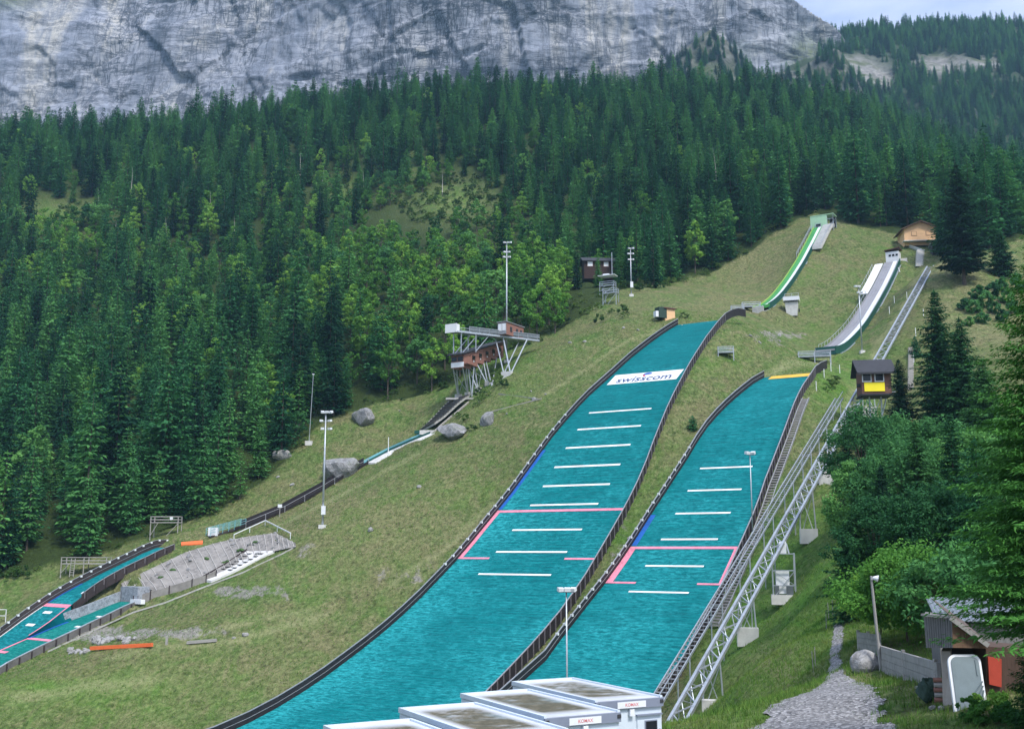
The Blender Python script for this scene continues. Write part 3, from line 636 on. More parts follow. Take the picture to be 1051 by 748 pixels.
# ------------------------------------------------------------------ judges tower
O = at(476, 377, 229); jt = thing('judges_tower', 'brown timber judges tower on steel legs, its windows stepping up the slope', 'tower', O, -AZ)
jm = jt; bpy.context.view_layer.update()
mwi = (Matrix.Translation(O) @ Matrix.Rotation(-AZ, 4, 'Z')).inverted(); loc = lambda p: mwi @ Vector(p)
W_ = 3.3; n = 6; Lm = 2.75; rise = .92
b = MB()
for i in range(n):
    y0 = i*Lm; b.prism([(-W_, y0, i*rise), (0, y0, i*rise), (0, y0, 2.85 + i*rise), (-W_, y0, 2.95 + i*rise)], (0, Lm - .003, 0))
body = b.build('cabin_body', M_brown, jt)
Lr = n*Lm
MB().prism([(-W_ - .5, -.9, 2.75), (-W_ - .5, Lr + .3, 2.75 + n*rise + .15), (-W_ - .5, Lr + .3, 3.0 + n*rise + .15), (-W_ - .5, -.9, 3.0)], (W_ + 1.0, 0, 0)).build('roof', M_dkroof, jt)
MB().prism([(.06, -.1, 2.2), (.06, Lr, 2.2 + n*rise), (.06, Lr, 2.75 + n*rise), (.06, -.1, 2.75)], (-.1, 0, 0)).build('upper_wall', M_brown, jt)
for i in range(n):
    if i == 0: continue
    y = i*Lm + 1.1; z = 1.75 + i*rise
    w = MB().box((.05, y, z), (.1, 1.1, .95)).build('window', M_glass, jt); MB().box((.08, y, z - .75), (.05, .34, .34)).build('number_plate', M_white, w)
    MB().box((.13, y + .1, z - .45), (.2, 1.2, .08)).build('sill', M_brown, w)
MB().box((-W_/2, -.05, .7), (W_, .08, 1.1)).build('front_panel', M_white, jt)
for x in (-2.5, -.9): MB().box((x, -.05, 1.95), (1.3, .1, .95)).build('window', M_glass, jt)
MB().box((.5, 1.3, .85), (1.0, 2.6, .18)).build('balcony', M_brown, jt)
b = MB()
def vee(b, a1, a2, f, r=.11): b.tube(a1, f, r); b.tube(a2, f, r)
feet = [G(470.5, 408), G(484.5, 407), G(491, 401), G(505, 396)]
lf = [loc(p) for p in feet]
for i, (f, ys) in enumerate(zip(lf, ((.2, 1.6), (2.4, 4.6), (5.6, 8.4), (9.6, 14.2)))):
    x = -W_ + .4 if i % 2 == 0 else -.4
    leg = MB(); vee(leg, (x, ys[0], int(ys[0]/Lm)*rise), (x, ys[1], int(ys[1]/Lm)*rise), f + Vector((0, 0, -.3)), .14); leg.build('leg_pair', M_steel, jt)
    f2 = f + Vector((2.2 if i % 2 == 0 else -2.2, .6, 0)); f2.z = loc(down(jt.location + Matrix.Rotation(-AZ, 3, 'Z') @ Vector((f2.x, f2.y, 0)))).z
    if i % 2 == 1: continue
    leg = MB(); vee(leg, (-W_ - x, ys[0], int(ys[0]/Lm)*rise), (-W_ - x, ys[1], int(ys[1]/Lm)*rise), f2 + Vector((0, 0, -.3)), .14); leg.build('leg_pair', M_steel, jt)
    MB().bar((x, ys[0], int(ys[0]/Lm)*rise - .4), f2 + Vector((0, 0, .5)), .09).bar((-W_ - x, ys[1], int(ys[1]/Lm)*rise - .4), f + Vector((0, 0, .5)), .09).build('brace', M_steel, jt)
    for q in (f, f2): MB().box(q + Vector((0, 0, .2)), (1.2, 1.1, 1.1)).build('footing', M_conc, jt)
# level walkway above it, running back to the slope
wy = thing('viewing_walkway', 'raised steel walkway with a small cabin above the judges tower', 'platform', O, -AZ)
zD = loc(at(482, 341, 231)).z; x0, x1 = -3.6, -1.2
e1 = loc(G(553, 358.5)); y1 = e1.y; y0 = -1.2; x1 = -1.4; xs = (e1.x + .2 - x1)/(y1 - y0)
sk = lambda y: x1 + xs*(y - y0)      # slight skew so the far end meets the ground
b = MB().ribbon([(sk(y) - 2.4, y, zD) for y in (y0, y1)], [(sk(y), y, zD) for y in (y0, y1)], .35); b.build('deck', M_steel, wy)
b = MB()
for y in np.arange(y0 + 3, y1 + .1, 2.2): b.bar((sk(y), y, zD), (sk(y), y, zD + 1.15), .08); b.bar((sk(y) - 2.3, y, zD), (sk(y) - 2.3, y, zD + 1.15), .08)
b.build('baluster', M_steel, wy); b = MB()
for d in (.6, 1.15): b.bar((sk(y0 + 3), y0 + 3, zD + d), (sk(y1), y1, zD + d), .08); b.bar((sk(y0 + 3) - 2.3, y0 + 3, zD + d), (sk(y1) - 2.3, y1, zD + d), .08)
b.build('handrail', M_steel, wy)
M_mesh = pm('mesh_infill', (.10, .12, .13), .6, .3, 2)
b = MB(); b.ribbon([(sk(y) + .02, y, zD + 1.1) for y in (y0 + 3, y1)], [(sk(y) - .01, y, zD + 1.1) for y in (y0 + 3, y1)], .95); b.build('railing_infill', M_mesh, wy)
MB().box((sk(y0) - 1.2, y0 - .06, zD + .55), (3.0, .1, 1.95)).build('front_panel', M_white, wy)
MB().box((sk(y0) + .06, y0 + .7, zD + .55), (.1, 1.4, 1.9)).build('side_panel', M_white, wy)
cb = MB().box((sk(12) - 1.25, 12.4, zD + 1.5), (2.2, 7.6, 2.8)).build('cabin', M_brown, wy)
MB().box((sk(12) - 1.25, 12.4, zD + 2.98), (2.6, 8.1, .16)).build('cabin_roof', M_rail, wy)
MB().box((sk(12) - 1.25, 8.55, zD + 1.45), (2.2, .1, 2.5)).build('cabin_front', M_rail, wy)
for x in (-1.75, -.72): MB().box((sk(12) + x, 8.48, zD + 1.75), (.85, .1, 1.6)).build('cabin_window', M_white, wy)
for y in (10.6, 13.2, 15.0): MB().box((sk(12) - .13, y, zD + 1.5), (.1, .8, 1.1)).build('cabin_door', M_dkroof, wy)
for (fx, fy, ya, yb) in ((524, 384, 9.5, 15.0),):
    f = loc(G(fx, fy)); lg = MB(); vee(lg, (sk(ya) - .2, ya, zD - .3), (sk(yb) - .2, yb, zD - .3), f, .16); lg.build('leg_pair', M_steel, wy)
    f2 = f + Vector((-2.0, .5, .3)); lg = MB(); vee(lg, (sk(ya) - 2.2, ya, zD - .3), (sk(yb) - 2.2, yb, zD - .3), f2, .14); lg.build('leg_pair', M_steel, wy)
    MB().box(f + Vector((-.9, 0, -.2)), (2.4, 1.0, 1.6)).build('footing', M_concw, wy)
for y, x in ((.2, -.2), (.2, -2.2), (3.4, -.2), (3.4, -2.2)):
    lg = MB(); lg.bar((sk(y) + x, y, zD - .3), (sk(y) + x, y, 2.6 + y*.34), .2); lg.build('post', M_steel, wy)
MB().bar((sk(.2) - .2, .2, 3.0), (sk(3) - .2, 4.4, zD - .3), .14).bar((sk(.2) - 2.2, .2, 3.0), (sk(3) - 2.2, 4.4, zD - .3), .14).bar((sk(3.4) - .2, 3.4, 4), (sk(6) - .2, 6.5, zD - .3), .14).build('brace', M_steel, wy)

# ------------------------------------------------------------------ timber coaching stands
def stand(label, b, w, d, h, yaw_=0.0, mat=None, ladder=False, back=False, group='coaching stands on the slope', box=False):
    mat = mat or M_wood; s = thing('coaching_stand', label, 'platform', b, yaw_, group)
    MB().box((0, 0, h), (w, d, .16)).build('deck', mat, s)
    k = max(2, int(w/3.0) + 1)
    for i in range(k):
        x = -w/2 + .1 + i*(w - .2)/(k - 1)
        for y in (-d/2 + .1, d/2 - .1): MB().box((x, y, (h + 1.1 - 1.0)/2), (.14, .14, h + 1.1 + 1.0)).build('post', mat, s)
    rl = MB()
    for z in (.55, 1.1):
        for y in (-d/2 + .1, d/2 - .1): rl.box((0, y - .08, h + z), (w, .06, .12))
        for x in (-w/2 + .03, w/2 - .03): rl.box((x, 0, h + z), (.06, d - .35, .12))
    rl.build('railing', mat, s)
    if h > 1.2: MB().bar((-w/2 + .1, -d/2, -.2), (-w/2 + 1.5, -d/2, h - .1), .1).bar((w/2 - .1, -d/2, h - .2), (w/2 - 2.2, -d/2, -.2), .1).build('brace', mat, s)
    if ladder: 
        l = MB(); x = -w/2 + w*.28
        for xx in (x - .35, x + .35): l.bar((xx, -d/2 - .5, -.8), (xx, -d/2 - .1, h + .9), .1)
        for z in np.arange(-.4, h + .8, .4): l.box((x, -d/2 - .42 + .1*z/h, z), (.7, .06, .08))
        l.build('ladder', mat, s)
    if box: MB().box((w*.25, -d/2 - .05, h + .75), (.5, .2, .5)).build('panel', M_lamp, s)
    return s
stand('long timber stand with a ladder left of the upper children\'s slope', G(88, 587), 8.4, 2.2, 1.5, R(-3), ladder=True)
stand('timber stand on splayed legs beside the dark spruces', G(170, 549), 5.4, 2.0, 2.3, R(-4), box=True)
stand('small grey stand perched on the meadow between the two large slopes', G(745, 366), 3.1, 2.0, .7, R(-10), M_steel)
stand('steel stand with two posts just below the wood', G(627, 312), 3.6, 2.0, 2.6, R(-25), M_steel)
stand('railed take-off stand at the foot of the green in-run', G(757, 321.5), 3.2, 1.8, .6, R(-8), M_steel)
stand('wider railed take-off stand beside the green in-run lip', G(771, 319), 4.6, 2.0, .9, R(-8), M_steel)
stand('long railed stand at the lip of the grey in-run', G(836, 371), 6.5, 2.0, .9, R(-12), M_steel)
s = stand('roofed white speaker stand half hidden by bushes below the wood', G(624, 300), 4.0, 2.0, 1.6, R(-25), M_steel)
MB().box((0, 0, 4.3), (4.6, 2.6, .15)).build('canopy', M_lamp, s); MB().box((-.4, 0, 4.65), (1.6, .8, .5)).build('roof_box', M_lamp, s); MB().tube((1.2, 0, 3.8), (1.2, 0, 10.5), .09).build('flag_pole', M_steel, s)
# white box tower at the green in-run
b = G(813, 322.5); s = thing('measuring_tower', 'white concrete measuring booth beside the lower end of the green in-run', 'booth', b, -AZ*.6)
MB().prism([(-1.25, -1.1, -.6), (1.25, -1.1, -.6), (1.6, -1.3, 3.2), (-1.6, -1.3, 3.2)], (0, 2.4, 0)).build('base', M_concw, s)
MB().box((0, -.1, 3.7), (3.9, 3.2, .95)).build('cabin', M_lamp, s); MB().box((0, -.1, 3.1), (3.2, 2.9, .35)).build('window_band', M_glass, s); b_ = MB()
for x in (-1.7, 0, 1.7): b_.box((x, 1.2, 4.9), (.07, .07, 1.5))
b_.box((0, 1.2, 5.6), (3.5, .07, .07)).box((0, 1.2, 5.0), (3.5, .07, .07)); b_.build('railing', M_steel, s); MB().box((1.75, .2, .9), (.35, .8, .7)).build('vent_box', M_dkroof, s)

# ------------------------------------------------------------------ huts on the hill
def hut(name, label, b, w, d, h, yaw_, wallm, roofm, pitch=.45, over=.5, windows=(), door=None, cat='hut', dz=0.0, ridge='x'):
    s = thing(name, label, cat, b + Vector((0, 0, dz)), yaw_)
    MB().box((0, 0, h/2 - .8), (w, d, h + 1.6)).build('wall', wallm, s)
    rh = (d if ridge == 'x' else w)/2*pitch; a = w/2 + over; c = d/2 + over; t = .22
    if ridge == 'x':
        MB().prism([(-w/2, -d/2, h), (-w/2, d/2, h), (-w/2, 0, h + rh)], (w, 0, 0)).build('gable', wallm, s)
        k = over*pitch; MB().prism([(-a, -c, h - k), (-a, 0, h + rh), (-a, c, h - k), (-a, c, h - k + t), (-a, 0, h + rh + t*1.1), (-a, -c, h - k + t)], (2*a, 0, 0)).build('roof', roofm, s)
    else:
        MB().prism([(-w/2, -d/2, h), (w/2, -d/2, h), (0, -d/2, h + rh)], (0, d, 0)).build('gable', wallm, s)
        k = over*pitch; MB().prism([(-a, -c, h - k), (0, -c, h + rh), (a, -c, h - k), (a, -c, h - k + t), (0, -c, h + rh + t*1.1), (-a, -c, h - k + t)], (0, 2*c, 0)).build('roof', roofm, s)
    for x, z, ww, hh, m_ in windows:
        f = MB().box((x, -d/2 - .03, z), (ww + .2, .08, hh + .2)).build('window', M_brown, s); MB().box((x, -d/2 - .08, z), (ww, .06, hh)).build('pane', m_, f)
    return s
M_orangew = pm('pale_orange_timber', (.78, .50, .27), .7, .15, 1.5, stretch=(1, 1, 4)); M_browntile = pm('brown_roof', (.12, .075, .05), .8, .3, 2)
hb_ = G(942, 251); hh = hut('mountain_hut', 'pale orange gabled house at the top of the lift under the pine', hb_, 9.2, 7.5, 3.4, R(-6), M_orangew, M_browntile, .42, 1.0, ((-1.9, 1.9, 1.3, 1.1, M_orangew), (2.1, 1.9, 1.3, 1.1, M_orangew)), ridge='y', dz=.3, cat='house')
MB().box((0, -4.6, -.6), (10.5, 1.8, .25)).build('terrace', M_concw, hh)
hut('dark_cabin', 'dark brown cabin with pale windows hidden among spruces above the meadow', down(at(614, 290, 292)), 8.6, 5, 3.6, R(4), pm('tarred_boards', (.045, .025, .022), .8, .4, 3), M_dkroof, .5, .6, ((-2.6, 2.6, 1.4, 1.3, M_lamp), (1.9, 2.6, 1.3, 1.3, M_lamp)), cat='cabin', dz=2.6)
s = hut('small_shed', 'tiny orange and green shed at the head of the larger landing slope', G(685, 326.5), 2.6, 2.2, 1.9, R(25), M_orangew, pm('rust_brown_roof', (.09, .04, .03)), .3, .3, cat='shed')
MB().box((-1.9, -.3, .9), (2.0, 1.8, 2.4)).build('covered_box', pm('dark_green_tarpaulin', (.03, .06, .045), .7), s); MB().box((-3.2, -.5, .5), (.8, 1.0, 1.3)).build('white_panel', M_lamp, s)
s = hut('shelter', 'dark shelter with a car-sized roof beneath the old pine by the lift top', G(962, 258), 3.2, 3, 1.7, R(-10), M_dkroof, M_rail, .2, .3, cat='shelter')
# steps below the orange house
s = thing('hillside_stair', 'concrete steps below the orange house at the lift top', 'stairs', G(945, 270)); b_ = MB(s.location)
pA, pB, pC = G(926, 251, .2), G(945, 258, .2), G(944, 273, .1)
for i in range(14):
    f = i/13; b_.box(pB.lerp(pC, f), (2.2, .8, .5))
b_.build('steps', M_concw, s); MB(s.location).ribbon([pA + Vector((0, 1, .25)), pB + Vector((0, 1, .25))], [pA + Vector((0, -1, .2)), pB + Vector((0, -1, .2))], .4).build('landing', M_concw, s)

# ------------------------------------------------------------------ inclined lift with its steel track
TA, TB = at(701, 746, 96), at(958.5, 273, 254); TD = (TB - TA).normalized(); TN = Vector((-TD.y, TD.x, 0)).normalized()
def tk(Y, side=0.0, dz=0.0): f = (Y - TA.y)/(TB.y - TA.y); return TA.lerp(TB, f) + TN*side + Vector((0, 0, dz))
GA = 1.55
lt = thing('lift_track', 'galvanised lattice track of the inclined lift climbing past the smaller landing slope', 'lift track', down(tk(127))); O = lt.location
for sd in (0, GA): MB(O).bar(tk(84, sd), tk(254, sd), .27, .34).build('rail', M_steel, lt)
b = MB(O); k = 0
for Y in np.arange(84, 252, 1.5):
    s0, s1 = (0, GA) if k % 2 == 0 else (GA, 0); b.bar(tk(Y, s0, -.05), tk(Y + 1.5, s1, -.05), .11); k += 1
b.build('lattice', M_steel, lt)
MB(O).bar(tk(84, GA/2, -1.1), tk(190, GA/2, -1.1), .16, .2).build('lower_chord', M_steel, lt); b = MB(O); k = 0
for Y in np.arange(84, 189, 2.2):
    for sd in (0, GA): b.bar(tk(Y, sd, -.1), tk(Y + 1.1, GA/2, -1.1), .08).bar(tk(Y + 1.1, GA/2, -1.1), tk(Y + 2.2, sd, -.1), .08)
b.build('web_members', M_steel, lt); b = MB(O)
for Y in np.arange(198, 254, .8): b.bar(tk(Y, 0, .02), tk(Y, GA, .02), .12, .1)
b.build('sleepers', M_rail, lt)
for Y in (105, 115, 139, 149, 165, 178):
    base = down(tk(Y, GA/2)); w_ = 1.1
    if tk(Y).z - base.z > .9:
        pr = MB(O); 
        for sd in (-.3, GA + .3): pr.bar(base + TN*(sd - GA/2), tk(Y, min(max(sd, 0), GA), -.1), .14)
        pr.bar(base + TN*(-.3 - GA/2), tk(Y, GA, -.5), .08).bar(base + TN*(GA/2 + .3), tk(Y, 0, -.5), .08)
        pr.build('trestle', M_steel, lt)
    MB(O).box(base + Vector((0, -.2, .65)), (2.2, 1.0, 1.9), Matrix.Rotation(-.15, 3, 'Z')).build('footing', M_concw, lt)
# machine tower under the track
base = down(tk(126.5, GA/2 - .5)); hgt = tk(126.5).z - base.z
mt = thing('lift_drive_tower', 'open steel tower on a pale block holding a white cabinet under the lift track', 'tower', base, R(-12))
MB().box((0, 0, .3), (3.0, 2.2, 1.1)).build('footing', M_concw, mt); b = MB(); hh = 5.2
for x in (-1.25, 1.25):
    for y in (-.85, .85): b.box((x, y, hh/2 + .4), (.14, .14, hh))
for z in (1.9, 3.6, hh + .3): 
    for y in (-.85, .85): b.box((0, y, z), (2.5, .1, .1))
    for x in (-1.25, 1.25): b.box((x, 0, z), (.1, 1.7, .1))
b.bar((-1.25, -.85, .5), (1.25, -.85, 3.6), .07); b.bar((-1.25, -.85, 3.6), (1.25, -.85, 1.9), .06); b.build('frame', M_steel, mt)
b = MB()
for x in (-.7, .7):
    for y in (-.4, .4): b.bar((x, y, hh + .3), (x*.6, y*.6, hgt - .3), .16)
b.build('upper_legs', M_steel, mt); MB().box((-.15, 0, 2.3), (1.5, 1.2, 2.6)).build('cabinet', M_lamp, mt); MB().box((.0, -.2, hh + 1.0), (.8, .7, 1.4)).build('motor_box', M_lamp, mt)
MB().box((-.85, -.85, 1.2), (.5, .06, 1.3)).box((.6, -.85, 1.2), (.8, .06, 1.3)).build('mesh_guard', M_mesh, mt)
# stair flight parallel with the track
sr = thing('stair_flight', 'long steel stair flight between the smaller landing slope and the lift track', 'stairs', down(tk(127, 4))); O = sr.location
SY0, SY1, SO, SW = 90, 170, 3.0, 1.25
for sd in (SO, SO + SW): MB(O).bar(tk(SY0, sd, .1), tk(SY1, sd, .1), .1, .24).build('stringer', M_steel, sr)
b = MB(O)
for Y in np.arange(SY0, SY1, .62): b.bar(tk(Y, SO, .1), tk(Y, SO + SW, .1), .3, .07)
b.build('treads', M_rail, sr)
MB(O).bar(tk(SY0, SO, 1.2), tk(SY1, SO, 1.2), .08).build('handrail', M_steel, sr); b = MB(O)
for Y in np.arange(SY0, SY1, 5): b.bar(tk(Y, SO, .1), tk(Y, SO, 1.2), .06)
b.build('baluster', M_steel, sr)
for Y in np.arange(96, 170, 9):
    b = MB(O)
    for sd in (SO, SO + SW): b.bar(down(tk(Y, sd), -.3), tk(Y, sd, 0), .12)
    b.bar(tk(Y, SO, -.3), tk(Y, SO + SW, -.3), .1).build('support_frame', M_steel, sr)
# hut standing over the track
Yc = min(np.arange(150, 215, .25), key=lambda Y: abs(proj(*tk(Y, 0))[0] - 880.5)); pc = at(897.5, 404, Yc + 2.3)
cz = at(895, 404, Yc).z; hc = thing('lift_hut', 'brown timber hut with a yellow panel and dark roof standing over the lift track', 'hut', Vector((pc.x, Yc + 2.4, cz)), R(-8))
M_hut = pm('hut_boards', (.15, .078, .058), .8, .4, 3, stretch=(7, 7, 1)); MB().box((0, 0, 1.75), (4.5, 4.6, 3.5)).build('wall', M_hut, hc); MB().box((0, 0, -.08), (4.9, 5.0, .22)).build('floor_frame', M_dkroof, hc)
for x in (-1.45, .45):
    f = MB().box((x, -2.33, 2.55), (1.45, .1, 1.3)).build('window', M_lamp, hc); MB().box((x, -2.4, 2.6), (1.15, .08, 1.05)).build('pane', M_glass, f)
MB().box((-.35, -2.38, 1.1), (3.1, .1, 1.4)).build('yellow_panel', M_yel, hc)
MB().prism([(-3.0, -3.2, 3.05), (-3.0, .6, 5.6), (-3.0, 3.2, 3.3), (-3.0, 3.2, 3.55), (-3.0, .6, 5.95), (-3.0, -3.2, 3.35)], (6.0, 0, 0)).build('roof', M_dkroof, hc)
for sx in (-2.24, 2.24): MB().prism([(sx - .01, -2.3, 3.45), (sx - .01, 2.3, 3.45), (sx - .01, .6, 5.5)], (.02 if sx > 0 else -.02, 0, 0)).build('gable', M_hut, hc)
bpy.context.view_layer.update(); mi = hc.matrix_world.inverted()
for x in (-.9, .9):
    q = hc.matrix_world @ Vector((x, -.6, 0)); MB().bar(mi @ down(q, -.4), (x, -.6, 0), .22).build('post', M_steel, hc)
b = MB(); q = hc.matrix_world @ Vector((1.0, 1, 0)); b.bar(mi @ down(q, -.4), (2.2, 1.8, 0), .14).bar((-.9, -.6, -4.5), (.9, -.6, -.3), .1); b.build('brace', M_steel, hc)
MB().box((-2.6, -1.4, 1.5), (.5, .5, .5)).build('loudspeaker', M_dkroof, hc); b = MB(); b.box((2.7, .5, .5), (.9, 2.5, .1)).box((3.1, .5, 1.2), (.06, 2.5, .06)); b.build('side_balcony', M_steel, hc)
# stair beside the right fence of the smaller slope
s = thing('fence_stair', 'narrow grey stair hugging the right edge of the smaller landing slope', 'stairs', SMA.P(10, -9.6)); O = s.location; b = MB(O)
for t in np.arange(-16, 37, .6): p = SMA.P(t, -SMA.r(t) - 1.1); b.box(Vector((p.x, p.y, p.z - .1)), (1.1, .4, .2), Matrix.Rotation(-AZ, 3, 'Z'))
b.build('steps', M_wood, s); ts_ = np.linspace(-16, 37, 50)
for off in (.55, 1.65): MB(O).wall([SMA.P(t, -SMA.r(t) - off, -.35) for t in ts_], .5, .1, (1, 0, 0)).build('stringer', M_rail, s)
# ladder piece on the far slope
s = thing('hillside_ladder', 'short flight of timber steps on the grass right of the brown lift hut', 'stairs', G(935, 398)); b = MB(s.location)
pa, pb = G(934.5, 400), G(935, 358)
for i in range(26): b.box(pa.lerp(pb, i/25) + Vector((0, 0, .15)), (1.0, .35, .3))
b.build('steps', M_wood, s)
for i, (x, y) in enumerate([(838,401),(846,388),(853,381),(869,357),(913,322),(918,311),(931,307),(862,383),(940,345),(948,325),(938,372)]):
    p = G(x, y); s = thing('marker_stake', 'thin white marker stake standing in the grass near the lift', 'stake', p, group='white marker stakes'); MB().box((0, 0, .7), (.1, .1, 2.0)).build('stake', M_lamp, s)

# ------------------------------------------------------------------ children's in-run, stair and stonework on the left
def rock_mesh(name, seed, sx, sy, sz, mat, sub=3, amp=.3):
    import bmesh
    bm = bmesh.new(); bmesh.ops.create_icosphere(bm, subdivisions=sub, radius=1); r = np.random.default_rng(seed); o = r.random(3)*50
    P = np.array([v.co[:] for v in bm.verts]); d = fbm(P[:, 0]*1.1 + o[0] + P[:, 2]*.7, P[:, 1]*1.1 + o[1] - P[:, 2]*.6, 4, seed % 50) - .5
    d2 = np.round((P @ r.normal(size=(3, 5)))*1.6)/1.6; 
    for v, a, p in zip(bm.verts, d, P):
        for nrm in (facets(seed) if seed != 41 else ()):
            e = v.co.dot(nrm[0]) - nrm[1]
            if e > 0: v.co -= nrm[0]*e*.9
        v.co *= 1 + a*amp*2
        v.co = Vector((v.co.x*sx, v.co.y*sy, v.co.z*sz))
    me = bpy.data.meshes.new(name); bm.to_mesh(me); bm.free(); me.materials.append(mat); return me
def facets(seed):
    r = np.random.default_rng(seed + 99); return [(Vector(r.normal(size=3)).normalized(), .55 + .3*r.random()) for _ in range(9)]
def rock_mat(name, c, lich=.3):
    k = N(name); v = k.coord('Object'); a = k.noise(v, 1.6, 8, .72, .6); b = k.noise(v, .5, 4, .6); f = k.noise(v, 7, 5, .8)
    d = tuple(x*.35 for x in c); l = tuple(min(1, x*1.45) for x in c)
    q = k.mix(k.ramp(f, [(.35, .6), (.6, 0.0)]), k.ramp(a, [(.33, d), (.5, c), (.68, l)]), d)
    q = k.mix(k.ramp(b, [(.52, 0.0), (.66, lich)]), q, (.10, .13, .05)); k.col(q); k.rough(.9); k.bump(a, .8, .15); return k.m
M_rock = rock_mat('limestone', (.27, .275, .28)); M_rockw = rock_mat('pale_limestone', (.36, .36, .355), .25)
def rock(label, p, sx, sy, sz, seed, mat=None, group=None, cat='boulder', name='boulder', sub=3):
    o = link(name, rock_mesh(name, seed, sx, sy, sz, mat or M_rock, sub)); o.location = p; o.rotation_euler = (0, 0, seed*1.3); return tag(o, label, cat, group)
rock('big grey boulder behind the floodlight mast, above the black in-run boards', G(354, 486, 1.1), 4.8, 3.2, 3.3, 5)
rock('low grey boulder just below the foot of the stair', G(465, 446, .5), 4.0, 2.4, 1.9, 9)
rock('smaller upright grey boulder in the grass below the judges tower', G(501, 434, .6), 1.6, 1.3, 1.9, 14)
rock('dark rock outcrop at the edge of the wood left of the stair', G(372, 432, .3), 4.5, 2.0, 2.6, 21)
rock('pale rock outcrop beside the spruces above the upper stand', G(289, 468, .4), 2.6, 1.5, 1.5, 22, M_rockw)
ROCKS = [rock_mesh('stone', s, 1, .8, .7, M_rockw, 2) for s in (31, 32, 33)]
def stones(n, label, group, fn, cat='stone'):
    for i in range(n):
        p, s = fn(i); o = link('stone', ROCKS[i % 3]); o.location = p; o.scale = (s, s, s); o.rotation_euler = (rng.random(), rng.random(), rng.random()*6); tag(o, label, cat, group)
stones(22, 'pale stone in the rubble pile behind the lower orange beam', 'stones of the rubble pile', lambda i: (G(96 + 42*rng.random(), 655 + 6.5*rng.random(), .15), .3 + .5*rng.random()))
stones(12, 'pale stone lying at the end of the ribbed retaining wall', 'stones by the retaining wall', lambda i: (G(70 + 24*rng.random(), 664 + 8*rng.random(), .1), .25 + .35*rng.random()))
spots = [(640,337),(655,339),(600,351),(545,402),(548,410),(410,422),(700,335),(780,352),(800,350),(790,342),(585,352),(430,500),(380,545),(240,655),(252,652),(800,345),(770,345),(300,498),(285,490),(520,425),(560,405),(645,553),(690,335)]
stones(len(spots), 'small pale stone lying loose in the meadow', 'loose stones in the meadow', lambda i: (G(*spots[i], .08), .25 + .4*rng.random()))

pts = [G(*q, .25) for q in [(214,551.5),(250,541.5),(290,525),(330,503),(352,489.5),(376,476)]]
def dens(P, n=6): return [P[i].lerp(P[i + 1], k/n) for i in range(len(P) - 1) for k in range(n)] + [P[-1]]
up = [G(*q, .3) for q in [(376,476),(400,463.5),(425,452.5),(441,446)]]
nrk = Vector((-math.cos(R(46)), math.sin(R(46)), 0))
kr = thing('in_run', "children's in-run with black side boards running down from the stair to the low table", 'ski jump', pts[2]); O = kr.location
D1, D2 = dens(pts), dens(up)
MB(O).ribbon([p + nrk*.9 for p in D1], [p - nrk*.7 for p in D1], .3).build('deck', M_dkkid, kr)
MB(O).wall([p + nrk*.95 for p in D1[6:]], 1.15, .1, nrk).build('side_board', M_black, kr)
MB(O).wall([p - nrk*.75 for p in D1[4:]], .4, .12, nrk).build('right_rail', M_black, kr)
for p in D1[6::3]: MB(O).box(p - nrk*.78 + Vector((0, 0, .2)), (.12, .12, 1.3)).build('post', M_rail, kr)
MB(O).wall([p - nrk*.78 + Vector((0, 0, .75)) for p in D1[6:]], .09, .08, nrk).build('top_rail', M_rail, kr)
M_cyan = pm('pale_turquoise_sheet', (.16, .40, .44), .45, .2, 1)
MB(O).ribbon([p + nrk*.9 for p in D2], [p - nrk*.1 for p in D2], .3).build('upper_deck', M_cyan, kr)
MB(O).wall([p - nrk*.15 for p in D2], .35, .12, nrk).build('side_board', M_greenw, kr)
MB(O).ribbon([p - nrk*.3 - Vector((0, 0, .05)) for p in D2], [p - nrk*3.0 - Vector((0, 0, .25)) for p in D2], .35).build('pale_ramp', M_concw, kr)
MB(O).wall([p + nrk*.95 for p in D2], .5, .1, nrk).build('side_board', M_cyan, kr)
b = MB(O); 
for p in D1[0:7]: b.box(p + nrk*.95 + Vector((0, 0, .7)), (.08, .08, 1.5)).box(p - nrk*.75 + Vector((0, 0, .7)), (.08, .08, 1.5))
for d in (.55, 1.0, 1.4):
    for sgn in (.95, -.75): b.wall([p + nrk*sgn + Vector((0, 0, d)) for p in D1[0:7]], .08, .06, nrk)
b.build('railing', M_cyan, kr); MB(O).box(G(219, 549.5, .7), (1.7, 1.2, 1.5)).build('take_off_box', M_lamp, kr)
o = MB(G(199, 558)).ribbon([G(186, 557.5, .25), G(208, 556, .3)], [G(186, 560, .2), G(208, 558.6, .25)], .3).build('orange_mat', M_orange); o.location = G(199, 558); tag(o, "orange mat lying across the head of the upper children's slope", 'mat')
# stair from the in-run up to the tower
s = thing('hillside_stair', 'flight of broad dark timber steps climbing to the foot of the judges tower', 'stairs', G(452, 428)); O = s.location; b = MB(O)
sa, sb = (G(432, 442), G(446, 443.5)), (G(464, 411), G(481, 413.5)); ns = 14; ST_ = []
for i in range(ns):
    f = i/(ns - 1); p, q = sa[0].lerp(sb[0], f), sa[1].lerp(sb[1], f); z = max(H(p.x, p.y), H(q.x, q.y), (p.z + q.z)/2) + .28; p = Vector((p.x, p.y, z)); q = Vector((q.x, q.y, z)); ST_.append((p, q)); b.bar(p, q, .42, .22)
b.build('treads', pm('stair_tread', (.10, .095, .088), .85, .4, 3), s); MB(O).ribbon([q_[0] - Vector((0, 0, .16)) for q_ in ST_], [q_[1] - Vector((0, 0, .16)) for q_ in ST_], .5).build('stair_bed', M_conc, s); lifted = lambda A, B: [Vector((p.x, p.y, max(p.z, H(p.x, p.y)))) for p in (A.lerp(B, i/16) for i in range(17))]
